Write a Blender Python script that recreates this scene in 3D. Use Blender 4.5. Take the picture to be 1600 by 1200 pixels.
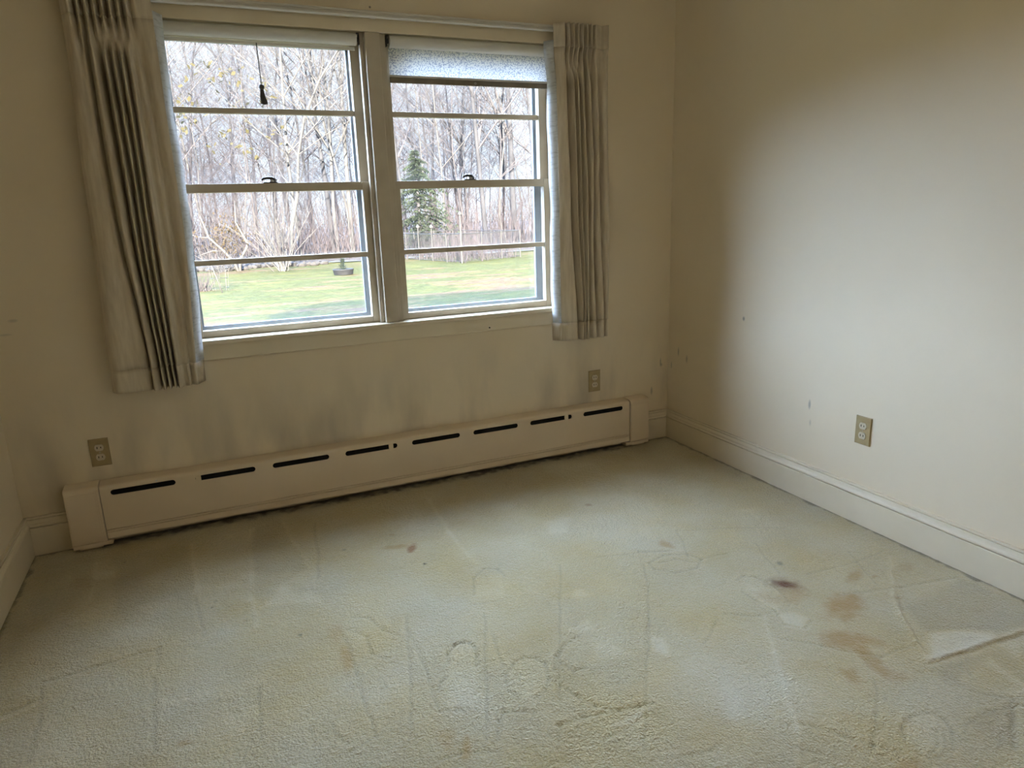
import bpy, bmesh, math, random
import numpy as np
from mathutils import Vector, Matrix

scene = bpy.context.scene
for o in list(bpy.data.objects):
    bpy.data.objects.remove(o, do_unlink=True)
COL = scene.collection
PI = math.pi

# ------------------------------------------------------------------ camera
cam_data = bpy.data.cameras.new('camera')
cam_data.sensor_fit = 'HORIZONTAL'
cam_data.sensor_width = 36.0
cam_data.lens = 36.0 * 1093.93 / 1600.0
cam_data.clip_start = 0.02
cam_data.clip_end = 400
camera = bpy.data.objects.new('camera', cam_data)
COL.objects.link(camera)
right = Vector((0.91291222, -0.40682697, -0.03291047))
down = Vector((-0.12766597, -0.20803129, -0.96975481))
fwd = Vector((0.387676, 0.88950256, -0.24185226))
camera.matrix_world = Matrix(((right.x, -down.x, -fwd.x, -2.30128),
                              (right.y, -down.y, -fwd.y, -3.11332),
                              (right.z, -down.z, -fwd.z, 1.27027),
                              (0, 0, 0, 1)))
scene.camera = camera

# ------------------------------------------------------------------ sky, sun, exposure
world = bpy.data.worlds.new('sky')
scene.world = world
world.use_nodes = True
wn = world.node_tree
wn.nodes['Background'].inputs[0].default_value = (0.80, 0.89, 1.0, 1)
wn.nodes['Background'].inputs[1].default_value = 1.75


def sun_lamp(name, az, el, angle, strength, colour):
    """az: degrees from +y towards +x, el: degrees above the horizon (where the light comes from)"""
    d = bpy.data.lights.new(name, 'SUN')
    d.angle = math.radians(angle)
    d.energy = strength
    d.color = colour
    o = bpy.data.objects.new(name, d)
    COL.objects.link(o)
    a, e = math.radians(az), math.radians(el)
    to = Vector((math.sin(a) * math.cos(e), math.cos(a) * math.cos(e), math.sin(e)))
    o.rotation_euler = to.to_track_quat('Z', 'Y').to_euler()
    return o


sun_lamp('low_sun', 192, 16, 0.6, 80.0, (1.0, 0.86, 0.66))           # behind the house
sun_lamp('bright_sky', -26, 49, 98, 64.0, (0.53, 0.695, 1.0))         # broad hazy daylight facing the window

scene.view_settings.view_transform = 'Standard'
scene.view_settings.look = 'None'
scene.view_settings.gamma = 1
scene.view_settings.use_curve_mapping = False
scene.view_settings.exposure = 0.08
scene.cycles.max_bounces = 8
scene.cycles.diffuse_bounces = 4
scene.cycles.adaptive_threshold = 0.03
scene.cycles.caustics_reflective = False
scene.cycles.caustics_refractive = False


# ------------------------------------------------------------------ materials
def new_mat(name):
    m = bpy.data.materials.new(name)
    m.use_nodes = True
    nt = m.node_tree
    nt.nodes.clear()
    return m, nt, nt.nodes, nt.links


def mat(name, col, rough=0.6, col2=None, scale=6.0, detail=3.0, bump=0.0, bump_scale=None, spec=0.3,
        metallic=0.0, stretch=(1, 1, 1), translucent=0.0, sheen=0.0, lo=0.35, hi=0.65):
    m, nt, N, L = new_mat(name)
    out = N.new('ShaderNodeOutputMaterial')
    b = N.new('ShaderNodeBsdfPrincipled')
    b.inputs['Roughness'].default_value = rough
    b.inputs['Metallic'].default_value = metallic
    b.inputs['Specular IOR Level'].default_value = spec
    if sheen:
        b.inputs['Sheen Weight'].default_value = sheen
    tc = N.new('ShaderNodeTexCoord')
    mp = N.new('ShaderNodeMapping')
    mp.inputs['Scale'].default_value = stretch
    L.new(tc.outputs['Object'], mp.inputs['Vector'])
    col_out = None
    if col2 is not None:
        n = N.new('ShaderNodeTexNoise')
        n.inputs['Scale'].default_value = scale
        n.inputs['Detail'].default_value = detail
        L.new(mp.outputs[0], n.inputs['Vector'])
        r = N.new('ShaderNodeValToRGB')
        r.color_ramp.elements[0].position = lo
        r.color_ramp.elements[1].position = hi
        r.color_ramp.elements[0].color = (*col, 1)
        r.color_ramp.elements[1].color = (*col2, 1)
        L.new(n.outputs['Fac'], r.inputs[0])
        L.new(r.outputs[0], b.inputs['Base Color'])
        col_out = r.outputs[0]
    else:
        b.inputs['Base Color'].default_value = (*col, 1)
    if bump:
        n2 = N.new('ShaderNodeTexNoise')
        n2.inputs['Scale'].default_value = bump_scale or scale * 8
        n2.inputs['Detail'].default_value = 4
        L.new(mp.outputs[0], n2.inputs['Vector'])
        bp = N.new('ShaderNodeBump')
        bp.inputs['Strength'].default_value = bump
        bp.inputs['Distance'].default_value = 0.002
        L.new(n2.outputs['Fac'], bp.inputs['Height'])
        L.new(bp.outputs[0], b.inputs['Normal'])
    if translucent:
        t = N.new('ShaderNodeBsdfTranslucent')
        if col_out:
            L.new(col_out, t.inputs[0])
        else:
            t.inputs[0].default_value = (*col, 1)
        mx = N.new('ShaderNodeMixShader')
        mx.inputs[0].default_value = translucent
        L.new(b.outputs[0], mx.inputs[1])
        L.new(t.outputs[0], mx.inputs[2])
        L.new(mx.outputs[0], out.inputs[0])
    else:
        L.new(b.outputs[0], out.inputs[0])
    return m


def wall_mat(name, col, marks=(), soot=False):
    """aged cream paint: mottling, roller texture, scuff marks (x,y,z, rx,ry,rz) and soot above the heater"""
    m, nt, N, L = new_mat(name)
    out = N.new('ShaderNodeOutputMaterial')
    b = N.new('ShaderNodeBsdfPrincipled')
    b.inputs['Roughness'].default_value = 0.62
    b.inputs['Specular IOR Level'].default_value = 0.25
    tc = N.new('ShaderNodeTexCoord')
    n = N.new('ShaderNodeTexNoise')
    n.inputs['Scale'].default_value = 2.2
    n.inputs['Detail'].default_value = 5
    L.new(tc.outputs['Object'], n.inputs['Vector'])
    r = N.new('ShaderNodeValToRGB')
    r.color_ramp.elements[0].position = 0.3
    r.color_ramp.elements[1].position = 0.7
    r.color_ramp.elements[0].color = (col[0] * .95, col[1] * .945, col[2] * .93, 1)
    r.color_ramp.elements[1].color = (*col, 1)
    L.new(n.outputs['Fac'], r.inputs[0])
    cur = r.outputs[0]

    def mix(fac, colour):
        nonlocal cur
        mx = N.new('ShaderNodeMix')
        mx.data_type = 'RGBA'
        L.new(fac, mx.inputs[0])
        L.new(cur, mx.inputs[6])
        mx.inputs[7].default_value = (*colour, 1)
        cur = mx.outputs[2]

    def math_node(op, a, bb=None, clamp=False):
        k = N.new('ShaderNodeMath')
        k.operation = op
        k.use_clamp = clamp
        for i, v in enumerate((a, bb)):
            if v is None:
                continue
            if isinstance(v, (int, float)):
                k.inputs[i].default_value = v
            else:
                L.new(v, k.inputs[i])
        return k.outputs[0]
    if soot:
        sx = N.new('ShaderNodeSeparateXYZ')
        L.new(tc.outputs['Object'], sx.inputs[0])
        mp = N.new('ShaderNodeMapping')
        mp.inputs['Scale'].default_value = (5.0, 1, 1.6)
        L.new(tc.outputs['Object'], mp.inputs['Vector'])
        ns = N.new('ShaderNodeTexNoise')
        ns.inputs['Scale'].default_value = 1.0
        ns.inputs['Detail'].default_value = 4
        L.new(mp.outputs[0], ns.inputs['Vector'])
        up = N.new('ShaderNodeMapRange')
        up.inputs[1].default_value = 0.70
        up.inputs[2].default_value = 0.30
        L.new(sx.outputs[2], up.inputs[0])
        st = N.new('ShaderNodeMapRange')
        st.inputs[1].default_value = 0.45
        st.inputs[2].default_value = 0.75
        L.new(ns.outputs['Fac'], st.inputs[0])
        f = math_node('MULTIPLY', up.outputs[0], st.outputs[0], True)
        mix(math_node('MULTIPLY', f, 0.5), (0.22, 0.19, 0.16))
    for (x, y, z, rx, ry, rz, s) in marks:
        vs = N.new('ShaderNodeVectorMath')
        vs.operation = 'SUBTRACT'
        L.new(tc.outputs['Object'], vs.inputs[0])
        vs.inputs[1].default_value = (x, y, z)
        vm = N.new('ShaderNodeVectorMath')
        vm.operation = 'DIVIDE'
        L.new(vs.outputs[0], vm.inputs[0])
        vm.inputs[1].default_value = (rx, ry, rz)
        vl = N.new('ShaderNodeVectorMath')
        vl.operation = 'LENGTH'
        L.new(vm.outputs[0], vl.inputs[0])
        mr = N.new('ShaderNodeMapRange')
        mr.inputs[1].default_value = 1.0
        mr.inputs[2].default_value = 0.35
        mr.inputs[3].default_value = 0.0
        mr.inputs[4].default_value = s
        L.new(vl.outputs['Value'], mr.inputs[0])
        mix(mr.outputs[0], (0.16, 0.14, 0.12))
    L.new(cur, b.inputs['Base Color'])
    n2 = N.new('ShaderNodeTexNoise')
    n2.inputs['Scale'].default_value = 160
    n2.inputs['Detail'].default_value = 3
    L.new(tc.outputs['Object'], n2.inputs['Vector'])
    bp = N.new('ShaderNodeBump')
    bp.inputs['Strength'].default_value = 0.12
    bp.inputs['Distance'].default_value = 0.002
    L.new(n2.outputs['Fac'], bp.inputs['Height'])
    L.new(bp.outputs[0], b.inputs['Normal'])
    L.new(b.outputs[0], out.inputs[0])
    return m


def carpet_mat():
    m, nt, N, L = new_mat('carpet pile')
    out = N.new('ShaderNodeOutputMaterial')
    b = N.new('ShaderNodeBsdfPrincipled')
    b.inputs['Roughness'].default_value = 0.95
    b.inputs['Specular IOR Level'].default_value = 0.1
    b.inputs['Sheen Weight'].default_value = 0.28
    b.inputs['Sheen Roughness'].default_value = 0.45
    tc = N.new('ShaderNodeTexCoord')
    n = N.new('ShaderNodeTexNoise')
    n.inputs['Scale'].default_value = 3.0
    n.inputs['Detail'].default_value = 6
    n.inputs['Roughness'].default_value = 0.6
    L.new(tc.outputs['Object'], n.inputs['Vector'])
    r = N.new('ShaderNodeValToRGB')
    r.color_ramp.elements[0].position = 0.36
    r.color_ramp.elements[1].position = 0.64
    r.color_ramp.elements[0].color = (0.590, 0.470, 0.240, 1)
    r.color_ramp.elements[1].color = (0.630, 0.545, 0.355, 1)
    L.new(n.outputs['Fac'], r.inputs[0])
    sp = N.new('ShaderNodeTexNoise')
    sp.inputs['Scale'].default_value = 210
    sp.inputs['Detail'].default_value = 3
    L.new(tc.outputs['Object'], sp.inputs['Vector'])
    sr = N.new('ShaderNodeMapRange')
    sr.inputs[1].default_value = 0.3
    sr.inputs[2].default_value = 0.7
    sr.inputs[3].default_value = 0.84
    sr.inputs[4].default_value = 1.12
    L.new(sp.outputs['Fac'], sr.inputs[0])
    pile_tone = N.new('ShaderNodeAttribute')
    pile_tone.attribute_name = 'pile_tone'
    mu = N.new('ShaderNodeMath')
    mu.operation = 'MULTIPLY'
    L.new(sr.outputs[0], mu.inputs[0])
    L.new(pile_tone.outputs['Fac'], mu.inputs[1])
    vm = N.new('ShaderNodeVectorMath')
    vm.operation = 'SCALE'
    L.new(r.outputs[0], vm.inputs[0])
    L.new(mu.outputs[0], vm.inputs[3])
    br = N.new('ShaderNodeMapRange')
    br.inputs[1].default_value = 1.03
    br.inputs[2].default_value = 1.22
    br.inputs[4].default_value = 0.65
    L.new(pile_tone.outputs['Fac'], br.inputs[0])
    bm_ = N.new('ShaderNodeMix')
    bm_.data_type = 'RGBA'
    L.new(br.outputs[0], bm_.inputs[0])
    L.new(vm.outputs[0], bm_.inputs[6])
    bm_.inputs[7].default_value = (0.72, 0.67, 0.53, 1)  # pale pile sheen mixed into the colour
    stc = N.new('ShaderNodeAttribute')
    stc.attribute_name = 'stain'
    mx = N.new('ShaderNodeMix')
    mx.data_type = 'RGBA'
    L.new(stc.outputs['Alpha'], mx.inputs[0])
    L.new(bm_.outputs[2], mx.inputs[6])
    L.new(stc.outputs['Color'], mx.inputs[7])
    L.new(mx.outputs[2], b.inputs['Base Color'])
    h = N.new('ShaderNodeTexNoise')
    h.inputs['Scale'].default_value = 170
    h.inputs['Detail'].default_value = 4
    L.new(tc.outputs['Object'], h.inputs['Vector'])
    h2 = N.new('ShaderNodeTexNoise')
    h2.inputs['Scale'].default_value = 75
    h2.inputs['Detail'].default_value = 3
    L.new(tc.outputs['Object'], h2.inputs['Vector'])
    ad = N.new('ShaderNodeMath')
    ad.operation = 'ADD'
    L.new(h.outputs['Fac'], ad.inputs[0])
    L.new(h2.outputs['Fac'], ad.inputs[1])
    bp = N.new('ShaderNodeBump')
    bp.inputs['Strength'].default_value = 0.9
    bp.inputs['Distance'].default_value = 0.010
    L.new(ad.outputs[0], bp.inputs['Height'])
    L.new(bp.outputs[0], b.inputs['Normal'])
    L.new(b.outputs[0], out.inputs[0])
    return m


def glass_mat(name, tint, dirt, grime=0.0):
    """thin window glass: fresnel reflection over clear transmission, with a film of dirt scattering daylight"""
    m, nt, N, L = new_mat(name)
    out = N.new('ShaderNodeOutputMaterial')
    t = N.new('ShaderNodeBsdfTransparent')
    t.inputs[0].default_value = (*tint, 1)
    g = N.new('ShaderNodeBsdfGlossy')
    g.inputs['Roughness'].default_value = 0.02
    lw = N.new('ShaderNodeLayerWeight')          # Schlick reflectance of a thin sheet, the same from both sides
    lw.inputs['Blend'].default_value = 0.5
    pw = N.new('ShaderNodeMath')
    pw.operation = 'POWER'
    L.new(lw.outputs['Facing'], pw.inputs[0])
    pw.inputs[1].default_value = 5.0
    fr = N.new('ShaderNodeMapRange')
    fr.inputs[3].default_value = 0.035
    fr.inputs[4].default_value = 0.9
    L.new(pw.outputs[0], fr.inputs[0])
    mx = N.new('ShaderNodeMixShader')
    L.new(fr.outputs[0], mx.inputs[0])
    L.new(t.outputs[0], mx.inputs[1])
    L.new(g.outputs[0], mx.inputs[2])
    if not dirt:
        L.new(mx.outputs[0], out.inputs[0])
        return m
    d = N.new('ShaderNodeBsdfTranslucent')
    d.inputs[0].default_value = (0.9, 0.92, 0.95, 1)
    tc = N.new('ShaderNodeTexCoord')
    n = N.new('ShaderNodeTexNoise')
    n.inputs['Scale'].default_value = 9
    n.inputs['Detail'].default_value = 2
    L.new(tc.outputs['Object'], n.inputs['Vector'])
    mr = N.new('ShaderNodeMapRange')
    mr.inputs[1].default_value = 0.3
    mr.inputs[2].default_value = 0.75
    mr.inputs[3].default_value = dirt * 0.6
    mr.inputs[4].default_value = dirt * 1.5
    L.new(n.outputs['Fac'], mr.inputs[0])
    fac = mr.outputs[0]
    if grime:                       # grime gathered along the bottom edge of the pane (generated z)
        sx = N.new('ShaderNodeSeparateXYZ')
        L.new(tc.outputs['Generated'], sx.inputs[0])
        e = N.new('ShaderNodeMapRange')
        e.inputs[1].default_value = 0.16
        e.inputs[2].default_value = 0.0
        e.inputs[3].default_value = 0.0
        e.inputs[4].default_value = grime
        L.new(sx.outputs[2], e.inputs[0])
        mm = N.new('ShaderNodeMath')
        mm.operation = 'MULTIPLY'
        L.new(e.outputs[0], mm.inputs[0])
        L.new(n.outputs['Fac'], mm.inputs[1])
        ad = N.new('ShaderNodeMath')
        ad.operation = 'ADD'
        L.new(fac, ad.inputs[0])
        L.new(mm.outputs[0], ad.inputs[1])
        fac = ad.outputs[0]
    m2 = N.new('ShaderNodeMixShader')
    L.new(fac, m2.inputs[0])
    L.new(mx.outputs[0], m2.inputs[1])
    L.new(d.outputs[0], m2.inputs[2])
    L.new(m2.outputs[0], out.inputs[0])
    return m


def speckled_shade_mat():
    m, nt, N, L = new_mat('speckled shade cloth')
    out = N.new('ShaderNodeOutputMaterial')
    tc = N.new('ShaderNodeTexCoord')
    v = N.new('ShaderNodeTexNoise')
    v.inputs['Scale'].default_value = 190
    v.inputs['Detail'].default_value = 2
    L.new(tc.outputs['Object'], v.inputs['Vector'])
    r = N.new('ShaderNodeValToRGB')
    r.color_ramp.elements[0].position = 0.40
    r.color_ramp.elements[1].position = 0.52
    r.color_ramp.elements[0].color = (0.42, 0.44, 0.50, 1)
    r.color_ramp.elements[1].color = (0.86, 0.84, 0.78, 1)
    L.new(v.outputs['Fac'], r.inputs[0])
    d = N.new('ShaderNodeBsdfDiffuse')
    t = N.new('ShaderNodeBsdfTranslucent')
    L.new(r.outputs[0], d.inputs[0])
    L.new(r.outputs[0], t.inputs[0])
    mx = N.new('ShaderNodeMixShader')
    mx.inputs[0].default_value = 0.34
    L.new(d.outputs[0], mx.inputs[1])
    L.new(t.outputs[0], mx.inputs[2])
    L.new(mx.outputs[0], out.inputs[0])
    return m


WALL = (0.84, 0.705, 0.505)
M = {}
M['wall_back'] = wall_mat('cream wall paint above heater', WALL, soot=True, marks=[
    (-0.051, 0, 0.430, 0.006, 0.1, 0.030, .5), (-0.045, 0, 0.415, 0.010, 0.1, 0.012, .4),
    (-0.107, 0, 0.275, 0.009, 0.1, 0.028, .45), (-1.523, 0, 2.094, 0.006, 0.1, 0.006, .9),
    (-2.955, 0, 0.93, 0.02, 0.1, 0.008, .25), (-2.99, 0, 0.88, 0.03, 0.1, 0.006, .2)])
M['wall'] = wall_mat('cream wall paint', WALL)
M['wall_right'] = wall_mat('cream wall paint with scuffs', WALL, marks=[
    (0, -0.574, 0.738, 0.1, 0.010, 0.013, .6), (0, -0.089, 0.498, 0.1, 0.007, 0.030, .5),
    (0, -0.161, 0.470, 0.1, 0.010, 0.026, .4), (0, -0.995, 0.423, 0.1, 0.009, 0.026, .5),
    (0, -0.030, 0.413, 0.1, 0.006, 0.025, .4), (0, -1.005, 0.345, 0.1, 0.007, 0.018, .25)])
M['ceiling'] = mat('ceiling paint', (0.80, 0.77, 0.70), 0.8, (0.84, 0.81, 0.74), 3)
M['trim'] = mat('cream trim paint', (0.78, 0.665, 0.475), 0.42, (0.82, 0.705, 0.515), 5, 4, bump=0.06, bump_scale=60, spec=0.4)
M['sash'] = mat('painted sash wood', (0.54, 0.455, 0.335), 0.45, (0.61, 0.525, 0.40), 9, 5, bump=0.08, bump_scale=70, spec=0.4)
M['heater'] = mat('almond heater enamel', (0.78, 0.625, 0.435), 0.40, (0.81, 0.655, 0.465), 4, 4, bump=0.03, bump_scale=40, spec=0.4)
M['dark_slot'] = mat('black heater interior', (0.012, 0.011, 0.010), 0.8, (0.022, 0.020, 0.018), 20)
M['fin'] = mat('dusty heating fins', (0.05, 0.045, 0.04), 0.6, (0.08, 0.07, 0.06), 30, metallic=0.3)
M['carpet'] = carpet_mat()
M['glass'] = glass_mat('window glass', (0.97, 0.98, 0.98), 0.0)
M['storm_glass'] = glass_mat('dusty storm glass', (0.97, 0.98, 0.99), 0.0025, 0.014)
M['storm_frame'] = mat('weathered aluminium storm frame', (0.24, 0.28, 0.34), 0.45, (0.30, 0.34, 0.40), 12, metallic=0.2)
M['bronze'] = mat('dark bronze hardware', (0.035, 0.030, 0.026), 0.35, (0.07, 0.06, 0.05), 40, metallic=0.6, spec=0.5)
M['bright_metal'] = mat('worn bright metal', (0.62, 0.60, 0.56), 0.35, (0.70, 0.68, 0.64), 40, metallic=0.7)
M['shade_vinyl'] = mat('ivory shade vinyl', (0.76, 0.72, 0.64), 0.5, (0.80, 0.76, 0.68), 10, translucent=0.08)
M['shade_cloth'] = speckled_shade_mat()
M['shade_slat'] = mat('brown shade slat', (0.20, 0.165, 0.12), 0.6, (0.26, 0.215, 0.16), 20)
M['tassel'] = mat('charcoal tassel thread', (0.045, 0.045, 0.045), 0.9, (0.16, 0.155, 0.14), 260, stretch=(1, 1, 0.05), sheen=0.3)
M['curtain'] = mat('oatmeal slub curtain', (0.655, 0.545, 0.395), 0.9, (0.755, 0.645, 0.485), 70, 5, bump=0.35, bump_scale=420, spec=0.1,
                   stretch=(1, 1, 0.14), translucent=0.10, sheen=0.1)
M['lining'] = mat('white curtain lining', (0.80, 0.79, 0.77), 0.9, (0.60, 0.58, 0.54), 90, 3, stretch=(0.25, 0.25, 1.2), translucent=0.35, spec=0.1, lo=0.5, hi=0.74)
M['rod'] = mat('cream enamel rod', (0.66, 0.61, 0.52), 0.4, (0.70, 0.65, 0.56), 10)
M['plate'] = mat('tan outlet plastic', (0.40, 0.295, 0.140), 0.4, (0.44, 0.33, 0.165), 40, spec=0.45)
M['receptacle'] = mat('ivory receptacle plastic', (0.62, 0.53, 0.37), 0.4, (0.66, 0.57, 0.41), 40, spec=0.45)
M['outlet_dark'] = mat('socket slot', (0.012, 0.010, 0.008), 0.8, (0.02, 0.018, 0.015), 50)
M['siding'] = mat('exterior siding', (0.55, 0.54, 0.50), 0.7, (0.60, 0.59, 0.55), 5)
M['roof'] = mat('asphalt roof', (0.12, 0.115, 0.11), 0.9, (0.18, 0.17, 0.165), 30)
m, nt, N, L = new_mat('opal fill globe')
out = N.new('ShaderNodeOutputMaterial')
em = N.new('ShaderNodeEmission')
em.inputs[0].default_value = (1.0, 0.92, 0.78, 1)
em.inputs[1].default_value = 11.0  # glow of the added fill globe
L.new(em.outputs[0], out.inputs[0])
M['fill_globe'] = m
# outdoors
M['bark_pale'] = mat('pale birch bark', (0.0441, 0.0464, 0.0540), 0.9, (0.0662, 0.0680, 0.0747), 3, 5, stretch=(1, 1, .4))
M['bark_grey'] = mat('grey bark', (0.0228, 0.0246, 0.0331), 0.9, (0.0372, 0.0396, 0.0500), 3, 5, stretch=(1, 1, .3))
M['bark_brown'] = mat('warm brown bark', (0.0350, 0.0346, 0.0434), 0.9, (0.0537, 0.0512, 0.0602), 3, 5, stretch=(1, 1, .3))
M['twig'] = mat('sunlit twigs', (0.0468, 0.0462, 0.0582), 0.9, (0.0741, 0.0700, 0.0809), 1.2, 3)
M['twig_pale'] = mat('pale shrub stems', (0.0572, 0.0572, 0.0621), 0.9, (0.0770, 0.0759, 0.0794), 2, 3)
M['brush'] = mat('dry brush stems', (0.0432, 0.0372, 0.0449), 0.95, (0.0660, 0.0564, 0.0634), 0.6, 4)
M['dry_leaf'] = mat('dry yellow leaves', (0.0490, 0.0374, 0.0187), 0.9, (0.0576, 0.0432, 0.0274), 1.5, 3, translucent=0.3)
M['yellow_leaf'] = mat('yellow leaves', (0.0593, 0.0515, 0.0187), 0.9, (0.0655, 0.0593, 0.0312), 1.5, 3, translucent=0.4)
M['needle'] = mat('spruce needles', (0.0155, 0.0259, 0.0184), 0.9, (0.0321, 0.0466, 0.0270), 2.5, 4, translucent=0.15)
M['fence_metal'] = mat('galvanised fence metal', (0.0240, 0.0258, 0.0306), 0.5, (0.0312, 0.0330, 0.0384), 8)
M['white_paint'] = mat('white painted wood', (0.0442, 0.0455, 0.0481), 0.6, (0.0520, 0.0533, 0.0559), 10)
M['planter'] = mat('grey metal planter', (0.011, 0.012, 0.0150), 0.6, (0.015, 0.016, 0.020), 6)
M['soil'] = mat('soil', (0.006, 0.005, 0.004), 1.0, (0.010, 0.008, 0.007), 20)
M['stone'] = mat('pale garden stones', (0.0275, 0.0263, 0.0281), 0.9, (0.0400, 0.0387, 0.0400), 6)


def lawn_mat():
    m, nt, N, L = new_mat('autumn lawn')
    out = N.new('ShaderNodeOutputMaterial')
    b = N.new('ShaderNodeBsdfPrincipled')
    b.inputs['Roughness'].default_value = 0.95
    b.inputs['Specular IOR Level'].default_value = 0.1
    tc = N.new('ShaderNodeTexCoord')
    mp = N.new('ShaderNodeMapping')
    mp.inputs['Scale'].default_value = (0.30, 1.1, 1)
    L.new(tc.outputs['Object'], mp.inputs[0])
    n = N.new('ShaderNodeTexNoise')
    n.inputs['Scale'].default_value = 0.9
    n.inputs['Detail'].default_value = 6
    n.inputs['Roughness'].default_value = 0.72
    L.new(mp.outputs[0], n.inputs['Vector'])
    r = N.new('ShaderNodeValToRGB')
    e = r.color_ramp.elements
    e[0].position = 0.40
    e[0].color = (0.074, 0.049, 0.031, 1)
    e[1].position = 0.66
    e[1].color = (0.072, 0.063, 0.019, 1)
    x = e.new(0.45)
    x.color = (0.074, 0.059, 0.023, 1)
    x = e.new(0.51)
    x.color = (0.036, 0.043, 0.014, 1)
    x = e.new(0.58)
    x.color = (0.052, 0.054, 0.016, 1)
    L.new(n.outputs['Fac'], r.inputs[0])
    f = N.new('ShaderNodeTexNoise')
    f.inputs['Scale'].default_value = 9
    f.inputs['Detail'].default_value = 4
    L.new(tc.outputs['Object'], f.inputs['Vector'])
    mr = N.new('ShaderNodeMapRange')
    mr.inputs[1].default_value = .3
    mr.inputs[2].default_value = .7
    mr.inputs[3].default_value = .6
    mr.inputs[4].default_value = 1.35
    L.new(f.outputs['Fac'], mr.inputs[0])
    vm = N.new('ShaderNodeVectorMath')
    vm.operation = 'SCALE'
    L.new(r.outputs[0], vm.inputs[0])
    L.new(mr.outputs[0], vm.inputs[3])
    L.new(vm.outputs[0], b.inputs['Base Color'])
    bp = N.new('ShaderNodeBump')
    bp.inputs['Strength'].default_value = 0.6
    bp.inputs['Distance'].default_value = 0.05
    L.new(f.outputs['Fac'], bp.inputs['Height'])
    L.new(bp.outputs[0], b.inputs['Normal'])
    L.new(b.outputs[0], out.inputs[0])
    return m


M['lawn'] = lawn_mat()
M['litter'] = mat('leaf litter', (0.0317, 0.0252, 0.0252), 1.0, (0.0446, 0.0389, 0.0389), 1.3, 7, bump=0.8, bump_scale=12)


# ------------------------------------------------------------------ mesh helpers
class MB:
    def __init__(self):
        self.v = []
        self.f = []

    def box(self, x0, x1, y0, y1, z0, z1):
        i = len(self.v)
        self.v += [(x0, y0, z0), (x1, y0, z0), (x1, y1, z0), (x0, y1, z0), (x0, y0, z1), (x1, y0, z1), (x1, y1, z1), (x0, y1, z1)]
        self.f += [tuple(i + k for k in q) for q in ((0, 3, 2, 1), (4, 5, 6, 7), (0, 1, 5, 4), (1, 2, 6, 5), (2, 3, 7, 6), (3, 0, 4, 7))]
        return self

    def tube(self, pts, radii, n=6, caps=True):
        pts = [Vector(p) for p in pts]
        if isinstance(radii, (int, float)):
            radii = [radii] * len(pts)
        base = len(self.v)
        prev = None
        for k, p in enumerate(pts):
            t = (pts[min(k + 1, len(pts) - 1)] - pts[max(k - 1, 0)])
            if t.length < 1e-9:
                t = Vector((0, 0, 1))
            t.normalize()
            if prev is None:
                a = t.orthogonal().normalized()
            else:
                a = (prev - t * prev.dot(t))
                a = a.normalized() if a.length > 1e-6 else t.orthogonal().normalized()
            prev = a
            bb = t.cross(a)
            for j in range(n):
                th = 2 * PI * j / n
                q = p + (a * math.cos(th) + bb * math.sin(th)) * radii[k]
                self.v.append((q.x, q.y, q.z))
        for k in range(len(pts) - 1):
            for j in range(n):
                a0 = base + k * n + j
                a1 = base + k * n + (j + 1) % n
                self.f.append((a0, a1, a1 + n, a0 + n))
        if caps:
            self.f.append(tuple(base + j for j in reversed(range(n))))
            self.f.append(tuple(base + (len(pts) - 1) * n + j for j in range(n)))
        return self

    def extrude_x(self, prof, x0, x1):
        """closed profile of (y, z) points, extruded along x"""
        i = len(self.v)
        n = len(prof)
        for x in (x0, x1):
            self.v += [(x, y, z) for y, z in prof]
        for k in range(n):
            a, b = i + k, i + (k + 1) % n
            self.f.append((a, b, b + n, a + n))
        self.f.append(tuple(i + k for k in reversed(range(n))))
        self.f.append(tuple(i + n + k for k in range(n)))
        return self

    def build(self, name, material, parent=None, bevel=0.0, smooth=False, seg=2):
        me = bpy.data.meshes.new(name)
        me.from_pydata(self.v, [], self.f)
        bm = bmesh.new()
        bm.from_mesh(me)
        bmesh.ops.recalc_face_normals(bm, faces=bm.faces)
        if bevel:
            es = [e for e in bm.edges if len(e.link_faces) == 2 and e.calc_face_angle() > 0.6]
            bmesh.ops.bevel(bm, geom=es, offset=bevel, segments=seg, affect='EDGES', profile=0.6, clamp_overlap=True)
        bm.to_mesh(me)
        bm.free()
        return link(name, me, material, parent, smooth)


def link(name, me, material, parent=None, smooth=False):
    o = bpy.data.objects.new(name, me)
    COL.objects.link(o)
    if material is not None:
        me.materials.append(M[material])
    if smooth:
        me.polygons.foreach_set('use_smooth', [True] * len(me.polygons))
    if parent is not None:
        o.parent = parent
    return o


def empty(name, loc=(0, 0, 0)):
    o = bpy.data.objects.new(name, None)
    o.empty_display_size = 0.1
    o.location = loc
    COL.objects.link(o)
    return o


def tag(o, label, cat, group=None, kind=None):
    o['label'] = label
    o['category'] = cat
    if group:
        o['group'] = group
    if kind:
        o['kind'] = kind
    return o


def setting(o, label, cat):
    return tag(o, label, cat, kind='structure')


def copy_tree(o, parent=None):
    c = o.copy()
    COL.objects.link(c)
    c.parent = parent
    for ch in list(o.children):
        copy_tree(ch, c)
    return c


# ------------------------------------------------------------------ the room shell
LX, RX = -3.055, 0.0          # left and right wall faces
NY = -4.30                    # wall behind the camera
CZ = 2.44
TW = 0.16                     # wall thickness
OX0, OX1, OZ0, OZ1 = -2.372, -0.668, 0.770, 2.000     # window opening

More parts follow.
